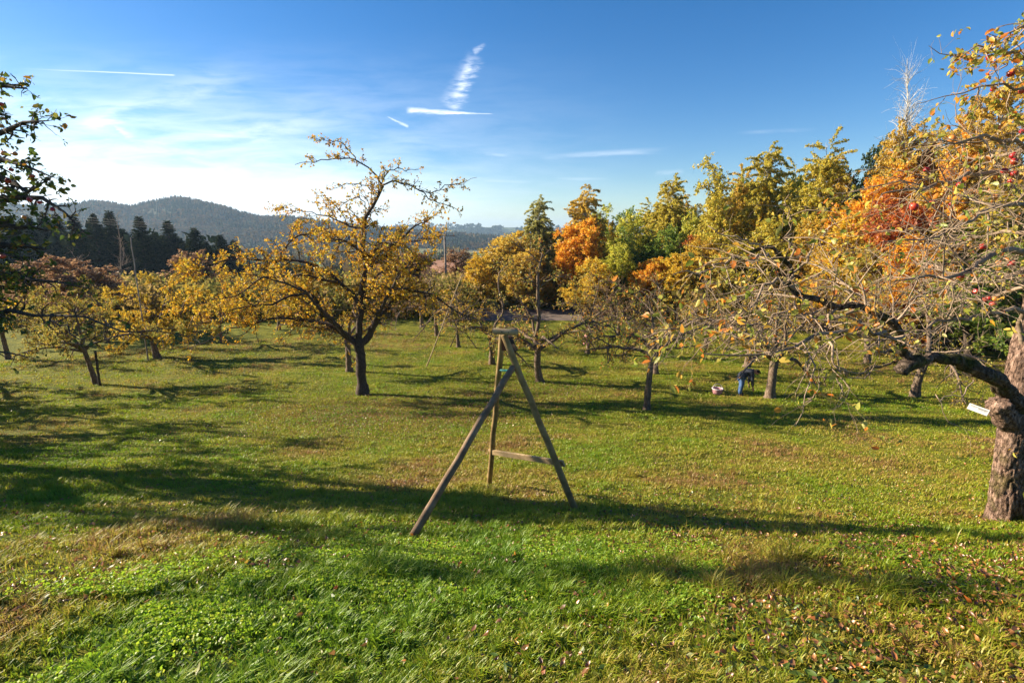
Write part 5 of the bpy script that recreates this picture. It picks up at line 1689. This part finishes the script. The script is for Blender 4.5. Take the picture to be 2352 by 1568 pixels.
def small_things():
    b = at(340, 828)
    simple_rod_thing("pole", "tall thin wooden pole standing upright beside the bright yellow apple tree", "pole", 340, 828, 300, 545, b[1] + 0.3, 0.042, 0.028, POLE_WOOD, seed=611)
    bp = at(340, 828)
    b = at(978, 842)
    simple_rod_thing("pole", "long pale fruit-picking pole leaning at a slant left of the wooden frame", "pole", 978, 842, 1061, 632, b[1] + 1.6, 0.035, 0.025, WOOD_PALE, seed=612, wob=0.012)
    b = at(229, 886)
    simple_rod_thing("stake", "dark wooden stake driven in right against the thin left trunk", "stake", 229, 886, 219, 806, b[1], 0.055, 0.05, WOOD_DARK, seed=613)
    simple_rod_thing("stake", "thin grey stake standing right of the bright yellow apple tree", "stake", 418, 773, 417, 742, at(418, 773)[1], 0.03, 0.03, POLE_WOOD, seed=614)
    # A-frame ladder with two props round a thin trunk
    reseed(620)
    c = at(1050, 797)
    root = thing("orchard_ladder", "dark spread-legged orchard ladder set up round a thin trunk", "ladder", c)
    y = c[1]
    top = pt(1050, 755, y)
    for (u, v, uu, vv) in ((1032, 799, 1052, 758), (1097, 801, 1070, 766)):
        f_ = at(u, v)
        put("leg", [rod(f_ - [0, 0, .05], pt(uu, vv, y - 0.05), 0.035, 0.03, 8, 4)], WOOD_DARK, root)
    p, q = pt(1037, 785, y - 0.05), pt(1051, 784, y - 0.02)
    put("rung", [rod(p, q, 0.02, 0.02, 8, 3)], WOOD_DARK, root)
    put("top_bar", [rod(pt(1050, 757.5, y - 0.06), pt(1072, 766, y - 0.06), 0.03, 0.03, 8, 3)], WOOD_DARK, root)
    # tilted information desk
    reseed(621)
    c = at(292, 793)
    root = thing("information_desk", "small blue-grey slanted information desk on a post in the left meadow", "information sign", c)
    top = pt(292, 772, c[1])
    put("post", [rod(c - [0, 0, .1], top, 0.075, 0.075, 8, 3)], WOOD_DARK, root)
    put("panel", [box(top + [0, -.05, .06], [1, 0.1, 0], [0, 0.85, 0.5], [0, -.5, .85], 0.68, 0.5, 0.04, 0.006)], plain("slate_panel", (0.16, 0.24, 0.36), 0.3, 0.5), root, False)
    # pale board on a post further back
    c = at(561, 752)
    root = thing("notice_board", "pale notice board on a post beyond the golden apple tree", "notice board", c)
    y = c[1]
    put("post", [rod(c - [0, 0, .1], pt(561, 737, y), 0.05, 0.05, 8, 3)], POLE_WOOD, root)
    put("panel", [box(pt(557, 733, y - .07), [1, 0, 0], [0, 1, 0], [0, 0, 1], 0.62, 0.04, 0.6, 0.006)], plain("white_board", (0.55, 0.62, 0.62), 0.5), root, False)
    # dark plate on a peg in the grass
    c = at(1432, 823)
    root = thing("name_plate", "dark rectangular name plate on a short peg in the grass", "plate", c)
    put("peg", [rod(c - [0, 0, .1], pt(1432, 818, c[1]), 0.012, 0.012, 6, 3)], WOOD_DARK, root)
    put("plate", [box(pt(1431, 815, c[1] - .02), [1, 0, 0.03], [0, 1, 0], [0, 0, 1], 0.31, 0.015, 0.16, 0.004)], plain("slate_plate", (0.05, 0.055, 0.05), 0.5), root, False)
    # reddish plate and pink cloth on the trunk behind
    c = at(1349, 812)
    o = mk("name_plate", *(lambda s: (s[0], s[1]))(box(pt(1364, 803, c[1] - .18), [1, 0.2, -0.08], [-.2, 1, 0], [0, 0, 1], 0.30, 0.015, 0.19, 0.004)), plain("rust_plate", (0.36, 0.12, 0.05), 0.6), smooth=False)
    tag(o, "rust-orange plate fixed to the trunk with the pink cloth", "plate")
    reseed(622)
    K, S = 16, 14
    V = []
    for i in range(K):
        a = math.pi * (1.02 + 0.98 * i / (K - 1)) - 0.3
        for j in range(S):
            t = j / (S - 1)
            rr = 0.17 + 0.13 * t + 0.045 * math.sin(i * 1.9 + 2.0 * t) * t
            zz = 1.28 - 0.62 * t * (0.65 + 0.5 * abs(math.sin(i * 0.55)))
            V.append((c[0] + rr * math.cos(a), c[1] + rr * math.sin(a), c[2] + zz))
    for (i0) in (0,):
        pass
    Q = [(i * S + j, (i + 1) * S + j, (i + 1) * S + j + 1, i * S + j + 1) for i in range(K - 1) for j in range(S - 1)]
    o = mk("cloth", np.array(V), np.array(Q), plain("pink_cloth", (0.62, 0.27, 0.28), 0.9))
    sm = o.modifiers.new("thickness", "SOLIDIFY")
    sm.thickness = 0.012
    tag(o, "pink jacket or cloth hung on the thin trunk behind the wooden frame", "cloth")
    # white paper tag hanging at the pale trunk
    y = at(2293, 1193)[1] - 0.35
    c = pt(2247, 940, y)
    root = thing("paper_tag", "white printed tag hanging on a wire left of the thick pale trunk", "tag", c)
    ax, az = [0.70, -0.71, -0.24], [0.17, -0.17, 1]
    fy = nrm(np.cross(np.array(az, float), np.array(ax, float)))
    put("card", [box(c, ax, fy, az, 0.165, 0.003, 0.066, 0.001)], plain("white_card", (0.78, 0.76, 0.74), 0.5), root, False)
    ink = plain("black_ink", (0.03, 0.03, 0.03))
    A, Zv = nrm(np.array(ax, float)), nrm(np.array(az, float))
    sh = []
    for (dz, wd, off, th) in ((0.020, 0.10, 0.0, 0.004), (0.010, 0.052, 0.022, 0.006), (0.009, 0.03, -0.03, 0.003), (-0.002, 0.05, 0.02, 0.003)):
        sh.append(box(c + Zv * dz + A * off * 1.4 - fy * 0.0035, ax, fy, az, wd * 1.4, 0.002, th, 0))
    put("print", sh, ink, root, False)
    w0, w1 = c + Zv * 0.033, pt(2262, 900, y + 0.1)
    put("wire", [rod(w0, w1, 0.0015, 0.0015, 5, 5, 0.004, False)], WOOD_DARK, root)


def utility_pole():
    reseed(630)
    y = 70.0
    x = ray(1024, 600)[0] * y
    b = np.array([x, y, float(G(x, y))])
    root = thing("utility_pole", "weathered wooden power pole with a crossarm beside the brown roof", "utility pole", b)
    top = pt(1021, 538, y)
    put("pole", [rod(b, top, 0.17, 0.12, 10, 6)], POLE_WOOD, root)
    c0, c1 = pt(1003, 540.5, y - .2), pt(1045, 541.5, y - .2)
    put("crossarm", [rod(c0, c1, 0.07, 0.07, 8, 4)], POLE_WOOD, root)
    ins = plain("insulator_glaze", (0.25, 0.2, 0.17), 0.3)
    for t in (0.06, 0.5, 0.94):
        p = c0 + (c1 - c0) * t
        put("insulator", [rod(p + [0, 0, .05], p + [0, 0, .35], 0.05, 0.07, 8, 4)], ins, root)
    for i, t in enumerate((0.06, 0.5, 0.94)):
        p = c0 + (c1 - c0) * t + [0, 0, .32]
        e = pt(-150, 446 + 9 * i, 150)
        s = np.linspace(0, 1, 40)
        P = p + (e - p) * s[:, None]
        P[:, 2] -= 4 * 2.4 * s * (1 - s)
        V, Q = tubes(P[None], np.full((1, 40), 0.016), 4)
        o = mk("power_line", V, Q, plain("cable", (0.04, 0.04, 0.045)))
        tag(o, ("uppermost", "middle", "lowest")[i] + " of the three thin power lines crossing the wooded hill", "power line", "power lines from the utility pole")


def farm_building():
    reseed(631)
    y = 82.0
    a, b_ = pt(955, 632, y), pt(1048, 622, y - 3)
    ridge_a, ridge_b = pt(965, 598, y + 7), pt(1075, 596, y + 4)
    g = float(G(a[0], y))
    root = thing("barn", "low barn with a brown tiled roof and dark eave beyond the orchard", "barn", (a[0], y, g))
    th = np.array([0, 0, 0.18])
    back_a, back_b = ridge_a + (ridge_a - a) * [1, 1, -1], ridge_b + (ridge_b - b_) * [1, 1, -1]
    def slab(p, q, r, s):
        V = np.array([p, q, r, s, p - th, q - th, r - th, s - th])
        return V, np.array([[0, 1, 2, 3], [7, 6, 5, 4], [0, 4, 5, 1], [1, 5, 6, 2], [2, 6, 7, 3], [3, 7, 4, 0]])
    tile = noise_mat("roof_tiles", [(0.3, (0.25, 0.12, 0.075)), (0.7, (0.40, 0.23, 0.15))], 1.2, (1, 1, 6), 5, 0.85)
    put("roof", [slab(a, b_, ridge_b, ridge_a), slab(ridge_a + [0, .003, -.003], ridge_b + [0, .003, -.003], back_b, back_a)], tile, root, False)
    put("eave", [rod(a - [0, .12, .22], b_ - [0, .12, .22], 0.2, 0.2, 6, 3)], WOOD_DARK, root)
    i0, i1 = a + [.5, .8, -.2], b_ + [-.5, .8, -.2]
    j0, j1 = back_a + [.5, -.8, -.2], back_b + [-.5, -.8, -.2]
    lo = lambda p: np.array([p[0], p[1], g - 1.0])
    V = np.array([i0, i1, j1, j0, lo(i0), lo(i1), lo(j1), lo(j0)])
    put("wall", [(V, np.array([[0, 4, 5, 1], [1, 5, 6, 2], [2, 6, 7, 3], [3, 7, 4, 0]]))], noise_mat("barn_boards", [(0.3, (0.06, 0.04, 0.03)), (0.7, (0.15, 0.10, 0.07))], 2.0, (3, 3, .3)), root, False)
    m = (i0 + i1) / 2
    d = nrm(i1 - i0)
    put("door", [box(m + [0, -.06, -1.5], d, np.cross([0, 0, 1], d), [0, 0, 1], 2.4, 0.08, 2.4, 0.02)], WOOD_DARK, root, False)


# ------------------------------------------------------------------ person and basket
def skin_obj(name, joints, bones, mat, parent, sub=2):
    me = bpy.data.meshes.new(name)
    me.from_pydata([j[:3] for j in joints], bones, [])
    o = bpy.data.objects.new(name, me)
    col.objects.link(o)
    o.parent = parent
    me.materials.append(mat)
    sk = o.modifiers.new("skin", "SKIN")
    sk.use_smooth_shade = True
    ss = o.modifiers.new("sub", "SUBSURF")
    ss.levels = ss.render_levels = sub
    for i, j in enumerate(joints):
        sv = me.skin_vertices[0].data[i]
        r = j[3]
        sv.radius = r if isinstance(r, tuple) else (r, r)
        sv.use_root = (i == 0)
    return o


def person():
    b = at(1699, 907)
    root = thing("person", "person in dark jacket and jeans bending down to pick something from the grass", "person", b)
    skin = plain("skin", (0.46, 0.24, 0.16), 0.6)
    jean = plain("blue_denim", (0.07, 0.13, 0.27), 0.9)
    jack = plain("dark_jacket", (0.035, 0.04, 0.055), 0.8)
    capm = plain("black_cap", (0.018, 0.016, 0.018), 0.8)
    shoe = plain("dark_shoe", (0.03, 0.03, 0.032), 0.7)
    hair = plain("dark_hair", (0.03, 0.022, 0.016), 0.8)
    # body: pelvis, spine, neck, head, arms with hands, legs (x to the right = forward, y away)
    J, E = [], []

    def add(p, r, prev=None):
        J.append((*p, r))
        if prev is not None:
            E.append((prev, len(J) - 1))
        return len(J) - 1
    pel = add((0.0, 0, .80), .13)
    sp1 = add((.14, 0, .93), .13, pel)
    sp2 = add((.28, 0, 1.03), .14, sp1)
    nk0 = add((.39, 0, 1.07), .075, sp2)
    nk1 = add((.45, 0, 1.05), .056, nk0)
    hd1 = add((.505, -.005, 1.025), .088, nk1)
    hd2 = add((.575, -.01, .985), .088, hd1)
    chin = add((.575, -.01, .90), .048, hd2)
    nose = add((.655, -.012, .925), .016, hd2)
    for s, hx, hz in ((-1, .41, .30), (1, .36, .34)):
        sh = add((.34, s * .17, 1.00), .062, sp2)
        el = add((.37 + .02 * s, s * .21, .70), .044, sh)
        wr = add((hx, s * .19, hz + .10), .03, el)
        pa = add((hx + .02, s * .185, hz + .02), .034, wr)
        for k, (dx, dz, ln) in enumerate(((.035, -.05, .075), (.015, -.06, .085), (-.005, -.06, .08), (-.022, -.05, .065))):
            f1 = add((hx + .02 + dx, s * .185 - .008 * k, hz + .02 + dz * .9), .0105, pa)
            add((hx + .03 + dx * 1.2, s * .185 - .008 * k, hz + .02 + dz * 1.0 - ln * .45), .008, f1)
        add((hx + .065, s * .165, hz - .01), .012, pa)
        hp = add((0.0, s * .09, .74), .095, pel)
        kn = add((.03 + .02 * s, s * .11, .43), .062, hp)
        an = add((-.02 + .03 * s, s * .12, .08), .042, kn)
        add((.11 + .03 * s, s * .13, .035), .035, an)
    body = skin_obj("body", J, E, skin, root)
    # trousers
    J, E = [], []
    pel = add((0.0, 0, .82), .15)
    for s in (-1, 1):
        hp = add((.005, s * .085, .72), .115, pel)
        th = add((.02, s * .10, .58), .098, hp)
        kn = add((.03 + .02 * s, s * .11, .43), .083, th)
        cf = add((.0 + .025 * s, s * .115, .25), .075, kn)
        add((-.015 + .03 * s, s * .12, .07), .072, cf)
    skin_obj("trousers", J, E, jean, root)
    # jacket
    J, E = [], []
    sp2 = add((.26, 0, 1.02), (.185, .17))
    sp1 = add((.12, 0, .93), (.18, .165), sp2)
    hem = add((-.01, 0, .83), (.175, .165), sp1)
    add((-.06, 0, .74), (.165, .15), hem)
    col_ = add((.40, 0, 1.07), .095, sp2)
    add((.44, 0, 1.06), .08, col_)
    for s, hx, hz in ((-1, .41, .30), (1, .36, .34)):
        sh = add((.34, s * .17, 1.00), .085, sp2)
        ua = add((.36, s * .20, .85), .075, sh)
        el = add((.37 + .02 * s, s * .21, .70), .066, ua)
        add((hx - .005, s * .19, hz + .13), .052, el)
    skin_obj("jacket", J, E, jack, root)
    # cap with peak, hair, shoes
    J, E = [], []
    a = add((.53, -.005, 1.06), .078)
    c_ = add((.61, -.01, 1.03), .085, a)
    d_ = add((.665, -.01, .995), .05, c_)
    add((.73, -.01, .94), (.05, .012), d_)
    skin_obj("cap", J, E, capm, root)
    J, E = [], []
    a = add((.475, -.005, 1.06), .058)
    add((.515, -.005, .975), .066, a)
    skin_obj("hair", J, E, hair, root)
    for s in (-1, 1):
        J, E = [], []
        h0 = add((-.055 + .03 * s, s * .12, .045), .05)
        m0 = add((.05 + .03 * s, s * .125, .045), .05, h0)
        add((.15 + .03 * s, s * .135, .035), .036, m0)
        skin_obj("shoe", J, E, shoe, root)
    k = 1.06
    root.scale = (k, k, k)
    root.rotation_euler = (0, 0, -0.12)
    # basket
    reseed(641)
    b = at(1647, 905)
    root = thing("basket", "pinkish picking basket with a white rim and arched handle on the grass", "basket", b)
    S, rows = 26, 10
    V = []
    for i in range(rows):
        t = i / (rows - 1)
        for s in range(S):
            a = 6.2832 * s / S
            r = (0.165 + 0.055 * math.sin(t * 1.5)) * (1 + (0.018 if (s + i) % 2 else -0.018))
            V.append((r * math.cos(a), r * math.sin(a), 0.01 + 0.24 * t))
    Q = [(i * S + s, i * S + (s + 1) % S, (i + 1) * S + (s + 1) % S, (i + 1) * S + s) for i in range(rows - 1) for s in range(S)]
    bot = [tuple(range(S))]
    o = mk("bowl", np.array(V), np.array(Q), plain("pink_wicker", (0.55, 0.27, 0.29), 0.7), root)
    so = o.modifiers.new("wall", "SOLIDIFY")
    so.thickness = 0.012
    th = np.linspace(0, 2 * np.pi, 33)
    P = np.stack([.225 * np.cos(th), .225 * np.sin(th), np.full(33, .255)], 1)
    Vr, Qr = tubes(P[None], np.full((1, 33), .02), 8)
    mk("rim", Vr, Qr, plain("white_rim", (0.68, 0.60, 0.60), 0.5), root)
    th = np.linspace(0, np.pi, 20)
    P = np.stack([.21 * np.cos(th), .04 * np.sin(th), .25 + .2 * np.sin(th)], 1)
    Vr, Qr = tubes(P[None], np.full((1, 20), .012), 8)
    mk("handle", Vr, Qr, plain("white_handle", (0.70, 0.62, 0.62), 0.5), root)
    reseed(642)
    n = 15
    V, Fc, off = [], [], 0
    th = np.linspace(0, np.pi, 7)
    for i in range(n):
        a, rr = i * 2.4, 0.15 * math.sqrt(i / n)
        c = np.array([rr * math.cos(a), rr * math.sin(a), .19 + .02 * rng.random()])
        ring = np.stack([np.outer(np.sin(th), np.cos(np.arange(8) * .7854)), np.outer(np.sin(th), np.sin(np.arange(8) * .7854)), np.outer(np.cos(th), np.ones(8))], -1) * .036 + c
        V.append(ring.reshape(-1, 3))
        Fc.append(np.array([(k * 8 + s, k * 8 + (s + 1) % 8, (k + 1) * 8 + (s + 1) % 8, (k + 1) * 8 + s) for k in range(6) for s in range(8)]) + off)
        off += 56


# ------------------------------------------------------------------ assemble
build_belt()
build_undergrowth()
hero_tree()
RED = noise_mat("red_apple_skin", [(0.35, (0.26, 0.008, 0.012)), (0.55, (0.42, 0.02, 0.02)), (0.75, (0.52, 0.20, 0.05))], 14.0, (1, 1, .3), 3, 0.35, 0.0, 0.5)
ORANGE_AP = noise_mat("orange_apple_skin", [(0.35, (0.60, 0.14, 0.03)), (0.7, (0.62, 0.28, 0.05))], 18.0, (1, 1, .3), 3, 0.35, 0.0, 0.5)
r_, sp_ = right_tree()
hang_apples(r_, sp_, RED, ORANGE_AP, 210)
r_, sp_ = left_tree()
hang_apples(r_, sp_, RED, ORANGE_AP, 310)

AT = apple_tree
AT("apple tree with a straight dark trunk directly behind the large golden one", 803, 853, 2.0, 5.5, 3.2, LEAF_GOLD, 701, r=.17, leaf_n=7, bald=.35)
AT("apple tree on a thin leaning trunk with a stake, orange-green leaves", 222, 882, 1.95, 4.6, 3.3, LEAF_OLIVE, 702, r=.12, lean=-.09, leaf_n=13, leader=1.0, up=.55, droop=.04, nl=7)
AT("apple tree at the left edge on a short reddish trunk", 20, 825, 1.9, 4.8, 2.9, LEAF_OLIVE, 703, r=.14, lean=-.08, leaf_n=10)
AT("bright yellow apple tree with forked trunk beside the tall pole", 362, 822, 1.55, 6.3, 4.0, LEAF_YELLOW, 704, r=.2, lean=-.08, leaf_n=21, leaf_s=.085, up=.5, droop=.05, nl=9)
AT("small apple tree with dark trunk left of the information desk", 246, 787, 1.6, 5.0, 3.2, LEAF_OLIVE, 705, r=.17, leaf_n=9)
AT("brownish apple tree with leaning trunk at the far left of the meadow", 120, 790, 1.6, 4.6, 3.0, LEAF_BROWN, 706, r=.16, lean=-.2, leaf_n=9)
AT("apple tree on a slim trunk under the golden tree's left branches", 512, 787, 1.7, 5.2, 3.4, LEAF_GOLD, 707, r=.13, leaf_n=10)
AT("far yellow apple tree behind the golden tree's left limbs", 640, 757, 1.6, 5.6, 3.8, LEAF_YELLOW, 708, r=.16, leaf_n=9)
AT("far leafless-looking apple tree at the back edge of the meadow", 970, 752, 1.7, 5.2, 3.4, LEAF_BROWN, 709, r=.19, leaf_n=5)
AT("brown sparse apple tree second right of the golden tree's trunk", 1004, 771, 1.9, 5.2, 3.2, LEAF_OLIVE, 710, r=.17, leaf_n=5, bald=.4)
AT("thin apple tree standing inside the spread-legged ladder", 1053, 797, 2.0, 4.2, 2.4, LEAF_GOLD, 711, r=.13, leaf_n=6, bald=.4)
b0 = at(1130, 836)[1]
AT("sparse apple tree with curved bare leader left of the frame's crossbar", 1130, 836, 1.75, 4.0, 2.9, LEAF_OLIVE, 712, r=.18, leaf_n=7, bald=.4, leader=0, nl=5,
   limbs=[[(1126, 775, b0, .1), (1118, 765, b0, .09), (1098, 738, b0, .07), (1060, 735, b0, .04), (1010, 745, b0 + .3, .02)],
          [(1130, 770, b0, .09), (1138, 745, b0, .07), (1152, 725, b0, .06), (1155, 695, b0, .05), (1146, 660, b0, .045), (1144, 635, b0, .04), (1160, 610, b0, .03), (1180, 598, b0, .015)],
          [(1160, 612, b0, .02), (1150, 603, b0, .016), (1135, 606, b0, .01)],
          [(1136, 768, b0, .08), (1160, 752, b0 + .3, .05), (1190, 735, b0 + .5, .02)]])
b0 = at(1240, 876)[1]
AT("mossy-trunked apple tree with a tall upright leader right of the frame's top", 1240, 876, 1.9, 5.6, 3.0, LEAF_GREENGOLD, 713, r=.19, lean=-.06, leaf_n=8, bald=.4, leader=0, nl=5,
   limbs=[[(1230, 805, b0, .1), (1233, 770, b0, .09), (1237, 730, b0, .085), (1236, 680, b0, .08), (1235, 640, b0, .07), (1240, 610, b0, .05), (1246, 580, b0, .03), (1240, 560, b0, .012)],
          [(1238, 795, b0, .08), (1270, 775, b0 - .2, .07), (1310, 755, b0 - .3, .06), (1350, 735, b0 - .4, .05), (1390, 712, b0 - .5, .03), (1410, 700, b0 - .5, .015)],
          [(1226, 800, b0, .08), (1200, 785, b0, .06), (1170, 770, b0 + .2, .04), (1140, 755, b0 + .3, .02)],
          [(1236, 735, b0, .04), (1205, 728, b0, .035), (1175, 730, b0, .02)], [(1237, 660, b0, .04), (1270, 640, b0, .03), (1310, 632, b0, .015)],
          [(1240, 606, b0, .03), (1220, 585, b0, .025), (1190, 565, b0, .02), (1170, 545, b0, .01)], [(1234, 652, b0, .03), (1205, 640, b0, .02), (1180, 645, b0, .01)]])
AT("slender apple tree with the pink cloth tied round its trunk", 1349, 812, 1.7, 5.4, 2.7, LEAF_GREENGOLD, 714, r=.14, leaf_n=7, bald=.4, leader=1.0)
b0 = at(1485, 941)[1]
AT("young apple tree with slim dark trunk and long level limbs right of the frame", 1485, 941, 2.35, 4.9, 2.3, LEAF_GREENGOLD, 715, r=.125, lean=.04, leaf_n=9, bald=.3, leader=.8, nl=3,
   limbs=[[(1490, 815, b0, .07), (1470, 805, b0 - .1, .06), (1440, 800, b0 - .2, .055), (1410, 796, b0 - .3, .045), (1370, 800, b0 - .4, .03), (1330, 805, b0 - .5, .014)],
          [(1493, 812, b0, .06), (1520, 805, b0 + .1, .05), (1560, 798, b0 + .2, .035), (1600, 795, b0 + .3, .018)], [(1410, 796, b0 - .3, .03), (1380, 780, b0 - .3, .02), (1350, 770, b0 - .3, .01)]])
AT("apple tree trunk just behind the slim dark-trunked young tree", 1505, 858, 1.8, 4.8, 3.0, LEAF_GREENGOLD, 716, r=.16, leaf_n=6, bald=.4)
CLEAR[:] = [(1630, 838, 1750, 925)]
AT("apple tree with pale trunk right beside the bending person", 1768, 913, 1.75, 4.6, 3.4, LEAF_GREENGOLD, 717, r=.2, lean=.05, leaf_n=6, bald=.4, nl=6)
AT("apple tree with slanting trunk behind the bending person", 1716, 842, 1.7, 5.0, 3.2, LEAF_OLIVE, 718, r=.19, lean=.08, leaf_n=7, bald=.4)
AT("apple tree half hidden by the big tree's branches, straight brown trunk", 1992, 834, 1.8, 5.2, 3.2, LEAF_OLIVE, 719, r=.19, leaf_n=6, bald=.4)
AT("apple tree with dark leaning trunk left of the hanging white tag", 2100, 911, 1.8, 6.2, 3.4, LEAF_OLIVE, 720, r=.18, lean=.08, leaf_n=6, bald=.5)
AT("far apple tree at the back of the meadow right of the young tree", 1620, 800, 1.7, 5.0, 3.2, LEAF_GREENGOLD, 721, r=.17, leaf_n=7, bald=.4)
AT("far brown apple tree before the gravel road", 1420, 770, 1.7, 4.6, 3.0, LEAF_BROWN, 722, r=.16, leaf_n=6, bald=.4)
AT("sparse reddish apple tree behind the right-hand branches", 1880, 800, 1.7, 5.0, 3.2, LEAF_BROWN, 723, r=.16, leaf_n=6, bald=.4)
# two more trees of the orchard stand outside the picture on the left and throw their shade into it
CLEAR.clear()
raise_crown(AT("apple tree outside the left edge shading the meadow", 0, 0, 1.7, 6.0, 3.6, LEAF_GOLD, 724, r=.2, leaf_n=14, nl=9, loc=(-23.0, 16.0)))
raise_crown(AT("apple tree outside the left edge shading the near meadow", 0, 0, 1.8, 9.0, 5.0, LEAF_GOLD, 725, r=.2, leaf_n=18, nl=10, b_per_m=5.0, loc=(-21.0, 12.8)))

raise_crown(AT("apple tree outside the left edge, nearest to the bank", 0, 0, 1.7, 8.5, 4.0, LEAF_GOLD, 726, r=.2, leaf_n=14, nl=9, b_per_m=4.5, loc=(-18.6, 9.8)))
raise_crown(AT("apple tree outside the left edge, farther out behind the nearest one", 0, 0, 1.7, 8.8, 4.4, LEAF_GOLD, 727, r=.2, leaf_n=18, nl=9, loc=(-27.0, 13.2)))
raise_crown(AT("apple tree outside the left edge, level with the staked thin trunk", 0, 0, 1.7, 7.5, 4.2, LEAF_OLIVE, 728, r=.2, leaf_n=18, nl=9, loc=(-27.5, 20.5)))
swing_frame()
small_things()
utility_pole()
farm_building()
person()
meadow()
ground_cover()

# ------------------------------------------------------------------ air
def build_haze():
    m, N, L = new_mat("haze_air")
    v, out = N("ShaderNodeVolumePrincipled"), N("ShaderNodeOutputMaterial")
    v.inputs["Color"].default_value = (0.52, 0.74, 1.0, 1)
    v.inputs["Density"].default_value = 0.00013
    v.inputs["Anisotropy"].default_value = 0.2
    L(v.outputs[0], out.inputs["Volume"])
    V = np.array([(x, y, z) for x in (-9500, 9500) for y in (-600, 9500) for z in (-75, 125)], float)
    Q = np.array([[0, 1, 3, 2], [4, 6, 7, 5], [0, 4, 5, 1], [2, 3, 7, 6], [0, 2, 6, 4], [1, 5, 7, 3]])
    o = mk("haze", V, Q, m, smooth=False)
    tag(o, kind="stuff")


build_haze()
